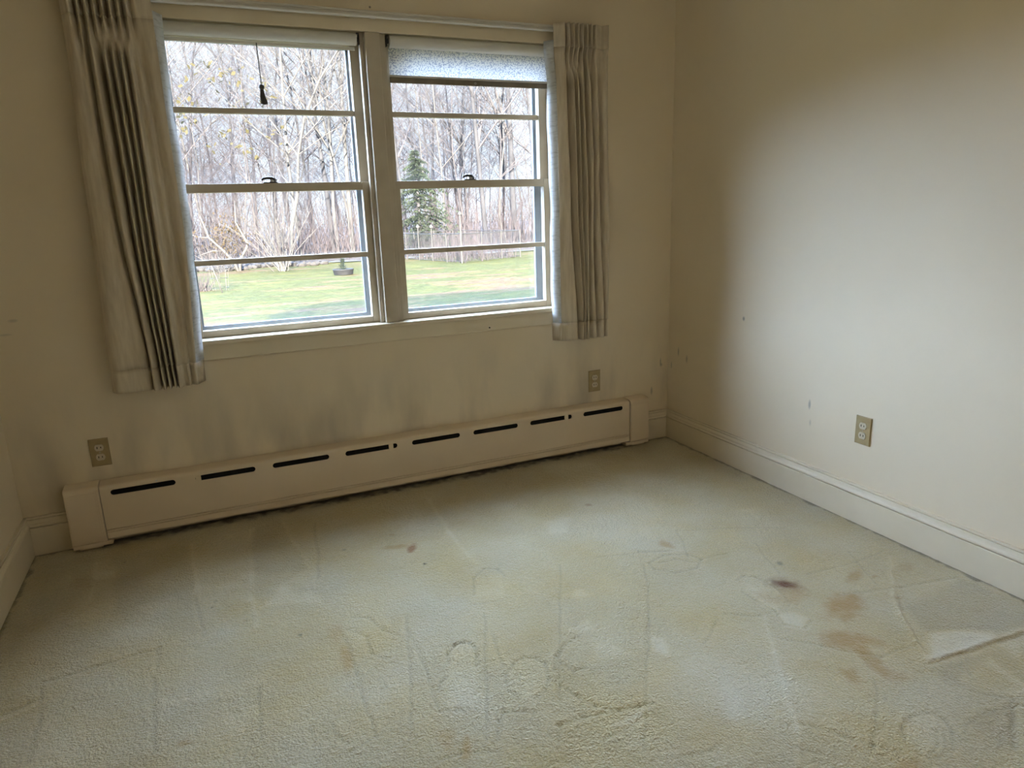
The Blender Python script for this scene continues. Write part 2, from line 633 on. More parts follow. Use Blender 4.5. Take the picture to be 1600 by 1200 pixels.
# floor: carpet with dents, vacuum tracks, painted pile sheen and stains
TRACKS=[(-4,7,[(-0.919,-1.552),(-0.812,-1.622)]),(3,8,[(-0.812,-1.622),(-0.921,-1.781),(-1.098,-2.037),(-1.173,-2.121)]),(-4,7,[(-0.847,-1.733),(-0.773,-1.817),(-0.674,-1.93)]),(-3,6,[(-0.674,-1.93),(-0.529,-1.933)]),(4,8,[(-0.137,-1.54),(-0.358,-1.72),(-0.436,-1.806),(-0.524,-1.929),(-0.585,-2.011)]),(-3.5,8,[(-0.585,-2.011),(-0.202,-2.036)]),(3,8,[(-0.57,-2.0),(-0.179,-2.023)]),(-2,5,[(-0.231,-1.439),(-0.348,-1.657)]),(-4,7,[(-0.516,-1.639),(-0.286,-1.689),(-0.068,-1.739)]),(-3,6,[(-0.498,-1.489),(-0.275,-1.508),(-0.109,-1.492)]),(-4,6,[(-1.071,-2.018),(-1.011,-2.103),(-0.972,-2.153),(-0.955,-2.178)]),(-3,6,[(-0.765,-1.99),(-0.985,-2.163)]),(-3,6,[(-0.586,-2.134),(-0.52,-2.199),(-0.48,-2.202)]),(-3,7,[(-0.527,-2.204),(-0.692,-2.307)]),(-3.5,6,[(-0.953,-1.175),(-1.141,-1.477),(-1.285,-1.672),(-1.468,-1.926)]),(-3,6,[(-0.683,-1.007),(-0.778,-1.206)]),(-2.5,6,[(-0.683,-1.007),(-0.461,-1.095),(-0.298,-1.187)]),(-3,6,[(-0.916,-1.091),(-0.816,-1.133)]),(-2,5,[(-0.485,-1.229),(-0.578,-1.448)]),(-2.5,6,[(-0.955,-1.572),(-1.069,-1.655)]),(-2.5,6,[(-0.715,-2.208),(-0.603,-2.206),(-0.522,-2.227)]),(-3,6,[(-1.15,-2.065),(-1.098,-2.125)]),(-3,7,[(-0.932,-1.176),(-0.854,-1.155),(-0.768,-1.186),(-0.75,-1.24),(-0.801,-1.284),(-0.89,-1.276),(-0.943,-1.22),(-0.932,-1.176)]),(-2.5,6,[(-0.902,-1.192),(-0.831,-1.198),(-0.783,-1.248)]),(-2.5,6,[(-0.754,-1.238),(-0.639,-1.247)]),(-3,7,[(-0.893,-2.174),(-0.863,-2.144),(-0.813,-2.126),(-0.759,-2.139),(-0.742,-2.171),(-0.767,-2.21),(-0.823,-2.243),(-0.882,-2.252)]),(-2.5,6,[(-0.777,-2.196),(-0.831,-2.231),(-0.891,-2.247)]),(-2.5,6,[(-0.795,-2.187),(-0.846,-2.223),(-0.9,-2.238)]),(-3,6,[(-0.743,-1.417),(-0.699,-1.404),(-0.668,-1.429),(-0.662,-1.513),(-0.686,-1.601)]),(-3,6,[(-0.777,-1.479),(-0.778,-1.537),(-0.762,-1.617),(-0.79,-1.685),(-0.746,-1.729),(-0.7,-1.709)]),(-2.5,6,[(-1.419,-1.984),(-1.38,-1.987),(-1.329,-1.994),(-1.293,-1.986)]),(-4,6,[(-1.83,-1.096),(-1.882,-1.31),(-1.939,-1.524),(-1.97,-1.644)]),(-3.5,6,[(-1.845,-1.178),(-1.857,-1.385),(-1.879,-1.584)]),(-4,6,[(-1.598,-1.213),(-1.734,-1.562),(-1.796,-1.73)]),(-2.5,6,[(-1.615,-1.324),(-1.653,-1.488)]),(-4,6,[(-1.231,-1.031),(-1.395,-1.348),(-1.574,-1.684)]),(-3.5,6,[(-2.038,-1.109),(-2.037,-1.319),(-2.043,-1.472),(-2.043,-1.608)]),(2.5,14,[(-1.475,-0.227),(-1.504,-0.597),(-1.502,-0.889)]),(-4.5,7,[(-1.531,-1.573),(-1.494,-1.518),(-1.442,-1.473),(-1.383,-1.455)]),(-4.5,7,[(-1.544,-1.635),(-1.524,-1.693),(-1.496,-1.746),(-1.449,-1.787),(-1.396,-1.796),(-1.359,-1.802)]),(-5,8,[(-1.795,-1.404),(-1.773,-1.352),(-1.74,-1.323),(-1.708,-1.319),(-1.69,-1.354),(-1.697,-1.403),(-1.718,-1.455)]),(-3,7,[(-1.858,-1.5),(-1.834,-1.468),(-1.812,-1.456)]),(-3,7,[(-1.879,-1.584),(-1.836,-1.595),(-1.814,-1.607)]),(-3.5,7,[(-1.659,-1.532),(-1.624,-1.49),(-1.587,-1.477),(-1.548,-1.493),(-1.537,-1.533),(-1.559,-1.594),(-1.591,-1.633),(-1.63,-1.646)]),(-2.5,6,[(-1.667,-1.551),(-1.676,-1.591),(-1.664,-1.629)]),(-4,7,[(-1.772,-1.742),(-1.743,-1.681),(-1.718,-1.656),(-1.673,-1.678),(-1.646,-1.7)]),(-4,7,[(-1.64,-1.816),(-1.611,-1.765),(-1.546,-1.769),(-1.468,-1.783)]),(-4,7,[(-1.993,-1.031),(-1.942,-1.051),(-1.917,-1.142),(-1.881,-1.199)]),(-3.5,7,[(-2.02,-1.09),(-1.973,-1.156),(-1.979,-1.248),(-1.938,-1.304)]),(-2.5,8,[(-1.588,-1.088),(-1.548,-0.983),(-1.492,-0.935),(-1.445,-0.959),(-1.442,-1.019)]),(-2,6,[(-1.609,-1.144),(-1.512,-1.161)]),(-3,7,[(-1.541,-1.855),(-1.466,-1.847),(-1.382,-1.83)]),(-3.5,7,[(-1.495,-1.542),(-1.479,-1.598),(-1.439,-1.595)]),(-3,6,[(-2.135,-1.488),(-2.131,-1.537),(-2.112,-1.592)]),(-3.5,6,[(-2.117,-1.617),(-2.041,-1.596)]),(-3,6,[(-1.925,-1.744),(-1.866,-1.748),(-1.779,-1.782)]),(-2.5,6,[(-1.074,-1.051),(-0.897,-1.105),(-0.802,-1.14)]),(-5,8,[(-2.867,-0.964),(-2.728,-0.949),(-2.562,-0.931)]),(-4,7,[(-2.562,-0.931),(-2.562,-1.032)]),(-5,8,[(-2.94,-1.069),(-2.858,-1.038)]),(3,8,[(-2.935,-1.097),(-2.853,-1.065)]),(-3,8,[(-2.854,-0.994),(-2.838,-1.14),(-2.838,-1.306)]),(2.5,12,[(-2.468,-0.209),(-2.456,-0.642)]),(-2.5,7,[(-2.456,-0.642),(-2.433,-0.924)]),(2.5,12,[(-2.241,-0.182),(-2.279,-0.768),(-2.278,-0.959)]),(2.5,12,[(-2.113,-0.117),(-2.096,-0.381),(-2.067,-0.636)]),(-2,8,[(-1.989,-0.238),(-2.046,-0.725)]),(2.5,12,[(-2.807,-0.21),(-2.79,-0.506)]),(-4,8,[(-2.576,-1.074),(-2.563,-1.215),(-2.55,-1.404)]),(-3,6,[(-2.643,-1.227),(-2.602,-1.242)]),(-3,7,[(-2.296,-1.26),(-2.31,-1.477)]),(-3,7,[(-2.19,-1.48),(-2.186,-1.515)]),(-2.5,6,[(-2.334,-1.264),(-2.296,-1.269)]),(-2.5,6,[(-2.381,-1.278),(-2.347,-1.281)]),(-2.5,6,[(-2.335,-1.279),(-2.298,-1.284)]),(-2.5,6,[(-2.382,-1.293),(-2.348,-1.296)]),(-2.5,6,[(-2.336,-1.293),(-2.299,-1.299)]),(-2.5,6,[(-2.382,-1.307),(-2.349,-1.31)]),(-2.5,6,[(-2.337,-1.308),(-2.3,-1.313)]),(-2.5,6,[(-2.383,-1.322),(-2.35,-1.325)]),(-2.5,6,[(-2.338,-1.322),(-2.301,-1.328)]),(-2.5,6,[(-2.383,-1.336),(-2.351,-1.339)])]
NAP_SHEEN=[(0.16,[(-0.457,-1.903),(-0.284,-1.977),(-0.319,-2.02),(-0.58,-2.011)]),(0.13,[(-0.503,-2.052),(-0.414,-2.06),(-0.436,-2.176),(-0.475,-2.199),(-0.518,-2.198),(-0.575,-2.107)]),(0.1,[(-0.324,-2.043),(-0.241,-2.06),(-0.343,-2.12)]),(-0.1,[(-0.4,-1.778),(-0.083,-1.75),(-0.032,-1.935),(-0.173,-2.019),(-0.452,-1.899)]),(-0.08,[(-0.591,-2.019),(-0.439,-2.036),(-0.458,-2.165),(-0.521,-2.197),(-0.603,-2.093)]),(0.12,[(-0.777,-1.632),(-0.714,-1.649),(-0.699,-1.702),(-0.746,-1.729),(-0.793,-1.698)]),(0.09,[(-0.747,-1.469),(-0.713,-1.477),(-0.727,-1.611),(-0.767,-1.622),(-0.781,-1.552)]),(0.07,[(-1.154,-1.829),(-1.114,-1.849),(-1.172,-1.924),(-1.217,-1.941),(-1.218,-1.901)]),(0.05,[(-0.857,-2.147),(-0.794,-2.131),(-0.745,-2.16),(-0.777,-2.214),(-0.871,-2.244),(-0.919,-2.213)]),(-0.07,[(-0.525,-2.205),(-0.692,-2.307),(-0.722,-2.293),(-0.687,-2.213)]),(0.08,[(-1.186,-1.541),(-1.155,-1.584),(-1.199,-1.666),(-1.235,-1.636)]),(0.06,[(-0.312,-0.97),(-0.216,-0.994),(-0.319,-1.048)]),(0.055,[(-1.657,-1.533),(-1.596,-1.479),(-1.548,-1.493),(-1.546,-1.565),(-1.598,-1.64),(-1.653,-1.635)]),(0.07,[(-1.795,-1.404),(-1.74,-1.323),(-1.69,-1.354),(-1.722,-1.477),(-1.779,-1.604),(-1.87,-1.579)]),(0.1,[(-1.319,-1.226),(-1.254,-1.208),(-1.222,-1.267),(-1.287,-1.284)]),(0.08,[(-1.356,-1.509),(-1.274,-1.616),(-1.305,-1.625),(-1.422,-1.579)]),(0.06,[(-1.108,-0.68),(-0.997,-0.686),(-1.073,-0.825),(-1.142,-0.789)]),(0.08,[(-1.404,-1.402),(-1.325,-1.398),(-1.331,-1.453),(-1.41,-1.427)]),(0.08,[(-1.513,-1.833),(-1.383,-1.8),(-1.374,-1.824),(-1.424,-1.848)]),(0.07,[(-1.196,-1.563),(-1.165,-1.593),(-1.201,-1.665),(-1.237,-1.634)]),(0.05,[(-1.548,-0.983),(-1.428,-0.988),(-1.506,-1.147),(-1.586,-1.106)]),(0.06,[(-2.014,-1.1),(-1.975,-1.148),(-2.001,-1.184),(-2.02,-1.133)]),(0.1,[(-2.252,-0.816),(-2.163,-0.721),(-2.057,-0.847),(-2.054,-0.9)]),(0.07,[(-2.647,-0.647),(-2.529,-0.622),(-2.505,-0.703),(-2.585,-0.71)]),(0.07,[(-2.588,-1.192),(-2.375,-1.215),(-2.285,-1.207),(-2.256,-1.185),(-2.281,-1.244),(-2.551,-1.231)]),(0.06,[(-2.382,-1.239),(-2.289,-1.263),(-2.304,-1.364),(-2.356,-1.436),(-2.395,-1.398)]),(0.06,[(-2.789,-0.302),(-2.716,-0.32),(-2.711,-0.382),(-2.776,-0.348)]),(0.06,[(-2.305,-0.552),(-2.062,-0.659),(-2.054,-0.777),(-2.236,-0.72)]),(0.05,[(-2.534,-1.385),(-2.468,-1.435),(-2.49,-1.442)]),(0.05,[(-2.452,-0.591),(-2.308,-0.59),(-2.295,-0.653),(-2.444,-0.613)]),(0.05,[(-2.809,-0.188),(-2.744,-0.178),(-2.701,-0.683),(-2.829,-0.649)]),(-0.05,[(-2.744,-0.178),(-2.486,-0.2),(-2.447,-0.902),(-2.698,-0.716)]),(0.04,[(-2.468,-0.209),(-2.246,-0.179),(-2.272,-0.772),(-2.446,-0.733)]),(-0.05,[(-2.237,-0.184),(-2.113,-0.117),(-2.067,-0.636),(-2.272,-0.772)])]
STAINS=[('dark',0.95,(-0.619,-1.512,0.026,-0.025,-0.018,-0.016)),('dark',0.35,(-0.625,-1.518,0.041,-0.039,-0.036,-0.032)),('tan',0.75,(-0.542,-1.69,0.091,-0.007,-0.045,-0.052)),('tan',0.6,(-0.376,-1.58,0.055,0.007,-0.02,-0.026)),('tan',0.6,(-0.305,-1.608,0.011,-0.005,-0.011,-0.009)),('tan',0.55,(-0.577,-1.749,0.039,-0.02,-0.02,-0.017)),('tan',0.7,(-0.698,-1.828,0.048,-0.05,-0.042,-0.031)),('tan',0.6,(-0.707,-1.926,-0.008,-0.061,-0.03,-0.011)),('tan',0.6,(-0.81,-1.95,-0.005,-0.034,-0.035,-0.013)),('tan',0.4,(-0.711,-2.005,0.028,-0.028,-0.021,-0.014)),('tan',0.5,(-0.63,-1.863,0.023,-0.046,-0.025,-0.015)),('tan',0.3,(-0.154,-1.611,0.029,-0.015,-0.027,-0.02)),('tan',0.35,(-0.64,-1.575,0.042,-0.021,-0.043,-0.043)),('tan',0.3,(-0.733,-1.544,0.01,-0.046,-0.023,-0.015)),('grey',0.7,(-0.519,-1.393,0.011,-0.006,-0.01,-0.011)),('tan',0.4,(-0.789,-1.081,0.008,-0.037,-0.016,-0.015)),('tan',0.7,(-0.359,-1.737,0.015,-0.008,-0.007,-0.006)),('grey',0.3,(-0.811,-2.053,0.004,-0.002,-0.007,-0.005)),('tan',0.5,(-0.956,-2.235,0.029,-0.014,-0.019,-0.014)),('rust',0.8,(-1.682,-0.652,0.021,0.015,0.0,-0.029)),('tan',0.6,(-1.733,-0.611,0.05,-0.009,-0.004,-0.017)),('black',0.9,(-1.671,-0.794,0.007,-0.003,-0.002,-0.007)),('tan',0.6,(-1.848,-1.735,0.012,-0.006,-0.015,-0.04)),('tan',0.5,(-2.05,-1.226,0.017,0.0,-0.004,-0.088)),('tan',0.4,(-1.72,-0.503,0.011,-0.005,-0.003,-0.011)),('grey',0.8,(-1.696,-1.33,0.006,-0.003,-0.002,-0.005)),('rust',0.5,(-0.865,-0.63,0.016,-0.009,-0.008,-0.013)),('tan',0.4,(-0.793,-1.089,0.014,-0.038,-0.017,-0.017)),('tan',0.35,(-1.882,-1.688,0.022,-0.01,-0.015,-0.045)),('tan',0.3,(-2.059,-1.099,0.027,-0.014,-0.011,-0.064)),('tan',0.6,(-2.482,-1.403,0.021,-0.005,0.002,-0.017)),('grey',0.8,(-2.158,-1.056,0.005,-0.002,-0.001,-0.007)),('grey',0.6,(-2.405,-0.751,0.005,-0.002,0.0,-0.006)),('grey',0.6,(-2.388,-0.715,0.004,-0.003,-0.001,-0.007)),('grey',0.5,(-2.842,-0.907,0.005,-0.002,0.001,-0.006)),('grey',0.5,(-1.921,-0.547,0.01,-0.005,-0.002,-0.008)),('grey',0.5,(-2.704,-0.247,0.005,-0.003,0.001,-0.009)),('tan',0.3,(-2.837,-0.355,0.049,-0.025,0.007,-0.059))]


def make_floor():
    rng = np.random.default_rng(5)
    x0, x1, y0, y1 = LX - 0.02, RX + 0.02, NY - 0.02, 0.02
    step = 0.0066
    nx = int((x1 - x0) / step) + 1
    ny = int((y1 - y0) / step) + 1
    xs = np.linspace(x0, x1, nx)
    ys = np.linspace(y0, y1, ny)
    X, Y = np.meshgrid(xs, ys)

    def noise(cell, seed):
        r = np.random.default_rng(seed)
        gx, gy = int((x1 - x0) / cell) + 3, int((y1 - y0) / cell) + 3
        g = r.random((gy, gx)) - 0.5
        u, v = (X - x0) / cell, (Y - y0) / cell
        iu, iv = u.astype(int), v.astype(int)
        fu, fv = u - iu, v - iv
        fu, fv = fu * fu * (3 - 2 * fu), fv * fv * (3 - 2 * fv)
        return (g[iv, iu] * (1 - fu) + g[iv, iu + 1] * fu) * (1 - fv) + (g[iv + 1, iu] * (1 - fu) + g[iv + 1, iu + 1] * fu) * fv

    wob_x = noise(0.045, 1) * 0.014 + noise(0.2, 2) * 0.02
    wob_y = noise(0.045, 3) * 0.014 + noise(0.2, 4) * 0.02
    Z = noise(0.35, 7) * 0.004 + noise(0.12, 8) * 0.0025 + noise(0.045, 9) * 0.0022 + noise(0.018, 10) * 0.0016
    pile_tone = 1.0 + noise(0.5, 11) * 0.14 + noise(0.16, 12) * 0.10
    XW, YW = X + wob_x * 0.5, Y + wob_y * 0.5
    for amp, wid, pts in TRACKS:
        a, wd = amp * 0.001, wid * 0.001
        for (ax, ay), (bx, by) in zip(pts, pts[1:]):
            m = 0.05
            sel = (X > min(ax, bx) - m) & (X < max(ax, bx) + m) & (Y > min(ay, by) - m) & (Y < max(ay, by) + m)
            if not sel.any():
                continue
            px, py = XW[sel] - ax, YW[sel] - ay
            dx, dy = bx - ax, by - ay
            t = np.clip((px * dx + py * dy) / (dx * dx + dy * dy + 1e-9), 0, 1)
            d = np.hypot(px - t * dx, py - t * dy)
            k = np.exp(-(d / wd) ** 2) * a - np.exp(-(d / (wd * 2.4)) ** 2) * a * 0.35
            z = Z[sel]
            Z[sel] = z + k * 1.3
            pile_tone[sel] -= np.exp(-(d / (wd * 0.75)) ** 2) * (0.16 if a < 0 else -0.06) - np.exp(-(d / (wd * 2.2)) ** 2) * 0.03  # groove centres darker, rims and ridges lighter in the carpet colour
    XP, YP = X + wob_x * 1.3, Y + wob_y * 1.3
    for tone, pts in NAP_SHEEN:
        p = np.array(pts)
        m = 0.08
        sel = (X > p[:, 0].min() - m) & (X < p[:, 0].max() + m) & (Y > p[:, 1].min() - m) & (Y < p[:, 1].max() + m)
        if not sel.any():
            continue
        qx, qy = XP[sel], YP[sel]
        inside = np.zeros(qx.shape, bool)
        dist = np.full(qx.shape, 9.0)
        n = len(p)
        for i in range(n):
            ax, ay = p[i]
            bx, by = p[(i + 1) % n]
            c = ((ay > qy) != (by > qy)) & (qx < (bx - ax) * (qy - ay) / (by - ay + 1e-12) + ax)
            inside ^= c
            dx, dy = bx - ax, by - ay
            t = np.clip(((qx - ax) * dx + (qy - ay) * dy) / (dx * dx + dy * dy + 1e-9), 0, 1)
            dist = np.minimum(dist, np.hypot(qx - ax - t * dx, qy - ay - t * dy))
        sd = np.where(inside, dist, -dist)
        pile_tone[sel] += tone * 1.3 * np.clip(0.5 + sd / 0.03, 0, 1)  # sheen of the leaning pile painted in as lighter and darker patches
    cols = {'dark': (0.15, 0.047, 0.008), 'tan': (0.44, 0.265, 0.085), 'grey': (0.16, 0.14, 0.10), 'rust': (0.30, 0.12, 0.035), 'black': (0.03, 0.028, 0.022),
            'dirt': (0.17, 0.13, 0.075)}
    S = np.zeros((ny, nx, 4))
    fine = noise(0.02, 20) + noise(0.05, 21) * 0.8

    def lay(sel, colour, a):
        s = S[sel]
        na = 1 - (1 - s[..., 3]) * (1 - a)
        w = np.where(na > 1e-6, a / np.maximum(na, 1e-6), 0)[..., None]
        s[..., :3] = s[..., :3] * (1 - w) + np.array(colour) * w
        s[..., 3] = na
        S[sel] = s
    for kind, strength, (cx, cy, ax, ay, bx, by) in STAINS:
        det = ax * by - ay * bx
        if abs(det) < 1e-9:
            continue
        R = max(math.hypot(ax, ay), math.hypot(bx, by)) * 1.6 + 0.02
        sel = (abs(X - cx) < R) & (abs(Y - cy) < R)
        if not sel.any():
            continue
        px, py = X[sel] - cx + wob_x[sel] * 0.6, Y[sel] - cy + wob_y[sel] * 0.6
        u = (px * by - py * bx) / det
        v = (ax * py - ay * px) / det
        d = np.hypot(u, v) + fine[sel] * 0.5
        lay(sel, cols[kind], strength * np.clip((1.22 - d) / 0.75, 0, 1))
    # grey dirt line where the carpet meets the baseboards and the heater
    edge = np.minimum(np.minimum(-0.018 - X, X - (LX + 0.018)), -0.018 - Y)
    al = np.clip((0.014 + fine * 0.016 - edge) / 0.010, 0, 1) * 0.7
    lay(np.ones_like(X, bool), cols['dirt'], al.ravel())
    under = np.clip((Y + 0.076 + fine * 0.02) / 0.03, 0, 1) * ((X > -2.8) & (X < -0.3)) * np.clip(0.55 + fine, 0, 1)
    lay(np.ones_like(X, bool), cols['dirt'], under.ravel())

    co = np.stack([X, Y, Z], -1).reshape(-1, 3)
    idx = np.arange(nx * ny).reshape(ny, nx)
    q = np.stack([idx[:-1, :-1], idx[:-1, 1:], idx[1:, 1:], idx[1:, :-1]], -1).reshape(-1, 4)
    me = bpy.data.meshes.new('floor')
    me.vertices.add(len(co))
    me.vertices.foreach_set('co', co.astype(np.float32).ravel())
    me.loops.add(q.size)
    me.loops.foreach_set('vertex_index', q.astype(np.int32).ravel())
    me.polygons.add(len(q))
    me.polygons.foreach_set('loop_start', np.arange(0, q.size, 4, dtype=np.int32))
    me.polygons.foreach_set('use_smooth', np.ones(len(q), bool))
    a = me.attributes.new('pile_tone', 'FLOAT', 'POINT')
    a.data.foreach_set('value', pile_tone.astype(np.float32).ravel())
    a = me.attributes.new('stain', 'FLOAT_COLOR', 'POINT')
    a.data.foreach_set('color', S.astype(np.float32).ravel())
    me.update(calc_edges=True)
    me.validate()
    o = link('floor', me, 'carpet')
    return setting(o, 'pale yellow-green stained wall-to-wall carpet with vacuum tracks and footprints', 'carpet')


make_floor()

# back wall with the window opening
mb = MB()
xs = (LX - TW, OX0, OX1, RX + TW)
zs = (-0.02, OZ0, OZ1, CZ + 0.02)
for i in range(3):
    for k in range(3):
        if (i, k) != (1, 1):
            mb.box(xs[i], xs[i + 1], 0, TW, zs[k], zs[k + 1])
wb = mb.build('wall_back', 'wall_back')
bm = bmesh.new()
bm.from_mesh(wb.data)
bmesh.ops.remove_doubles(bm, verts=bm.verts, dist=1e-5)
seen = {}
for f in list(bm.faces):
    seen.setdefault(tuple(round(c, 4) for c in f.calc_center_median()), []).append(f)
bmesh.ops.delete(bm, geom=[f for fs in seen.values() if len(fs) > 1 for f in fs], context='FACES')
bmesh.ops.recalc_face_normals(bm, faces=bm.faces)
bm.to_mesh(wb.data)
bm.free()
setting(wb, 'cream painted window wall with faint soot smudges above the heater', 'wall')
setting(MB().box(RX, RX + TW, NY, 0, -0.02, CZ + 0.02).build('wall_right', 'wall_right'), 'plain cream painted wall on the right with small scuffs', 'wall')
setting(MB().box(LX - TW, LX, NY, 0, -0.02, CZ + 0.02).build('wall_left', 'wall'), 'cream painted wall at the left edge of the picture', 'wall')
setting(MB().box(LX - TW, RX + TW, NY - TW, NY, -0.02, CZ + 0.02).build('wall_near', 'wall'), 'cream painted wall behind the viewpoint', 'wall')
setting(MB().box(LX - TW, RX + TW, NY - TW, TW, CZ, CZ + 0.15).build('ceiling', 'ceiling'), 'plain off-white ceiling above the room', 'ceiling')

# baseboards: flat board, groove, moulded cap
BH = 0.158
PROF = [(0, 0.0), (-0.017, 0.0), (-0.017, 0.111), (-0.0160, 0.1145), (-0.006, 0.1150), (-0.006, 0.1178), (-0.0195, 0.1190), (-0.0205, 0.124),
        (-0.0190, 0.129), (-0.0145, 0.134), (-0.0130, 0.142), (-0.0125, 0.148), (-0.0060, 0.1485), (-0.0060, 0.1505), (-0.0115, 0.1510), (-0.0110, BH), (0, BH)]


def baseboard(name, label, a, b, axis):
    mb = MB()
    if axis == 'back':
        mb.extrude_x(PROF, a, b)
    else:
        s = 1 if axis == 'right' else -1
        xw = RX if axis == 'right' else LX
        n = len(PROF)
        for y in (a, b):
            mb.v += [(xw + s * p, y, z) for p, z in PROF]
        for k in range(n):
            mb.f.append((k, (k + 1) % n, (k + 1) % n + n, k + n))
        mb.f += [tuple(range(n)), tuple(range(2 * n - 1, n - 1, -1))]
    o = mb.build(name, 'trim')
    return setting(o, label, 'baseboard')


baseboard('baseboard_right', 'long cream moulded baseboard along the right wall', NY, 0, 'right')
baseboard('baseboard_left', 'cream moulded baseboard along the left wall', NY, 0, 'left')
baseboard('baseboard_back_left', 'short cream baseboard between left wall and heater', LX, -2.899, 'back')
baseboard('baseboard_back_right', 'short cream baseboard between heater and right wall', -0.172, RX, 'back')

# window casing and sill
o = MB().box(OX0 - 0.062, OX1 + 0.062, -0.014, 0.0, OZ1 - 0.002, 2.075).build('trim_1', 'trim', bevel=0.003)
setting(o, 'flat cream head casing above both windows', 'window casing')
o = MB().box(OX0 - 0.062, OX0 + 0.002, -0.014, 0.0, 0.7915, OZ1 - 0.0025).build('trim_2', 'trim', bevel=0.003)
setting(o, 'cream side casing behind the wide curtain', 'window casing')
o = MB().box(OX1 - 0.002, OX1 + 0.062, -0.014, 0.0, 0.7915, OZ1 - 0.0025).build('trim_3', 'trim', bevel=0.003)
setting(o, 'cream side casing behind the narrow curtain', 'window casing')
mb = MB().box(-1.561, -1.479, 0.008, TW, 0.7915, OZ1)
o = mb.build('trim_4', 'sash', bevel=0.002)
setting(o, 'cream painted mullion post between the two windows', 'window mullion')
q = MB().box(-1.557, -1.497, -0.014, 0.0078, 0.7915, OZ1 - 0.0025).build('casing_strip', 'sash', o, bevel=0.003)
for xa, xb in ((-1.575, -1.5612), (-1.4788, -1.465)):
    MB().box(xa, xb, 0.012, 0.040, 0.7915, OZ1).build('sash_stop', 'sash', o, bevel=0.002)
o = MB().box(OX0 - 0.07, OX1 + 0.07, -0.034, 0.150, 0.772, 0.791).build('trim_5', 'trim', bevel=0.004)
setting(o, 'narrow cream window sill ledge under both windows', 'window sill')
o = MB().box(OX0 - 0.06, OX1 + 0.06, -0.013, 0.0, 0.706, 0.7718).build('trim_6', 'trim', bevel=0.003)
setting(o, 'cream apron board below the window sill', 'window apron')
nh = MB().tube([(-1.059, -0.0145, 0.722), (-1.059, -0.020, 0.722)], [0.004, 0.003], 8).build('nail', 'bronze', o)
o = MB().box(OX0, OX0 + 0.0105, 0.002, 0.045, 0.7915, OZ1).box(OX0, OX0 + 0.0105, 0.045, TW, 0.7915, OZ1).build('trim_7', 'sash')
setting(o, 'left side jamb of the window opening', 'window jamb')
o = MB().box(OX1 - 0.0105, OX1, 0.002, 0.045, 0.7915, OZ1).box(OX1 - 0.0105, OX1, 0.045, TW, 0.7915, OZ1).build('trim_8', 'sash')
setting(o, 'right side jamb of the window opening', 'window jamb')


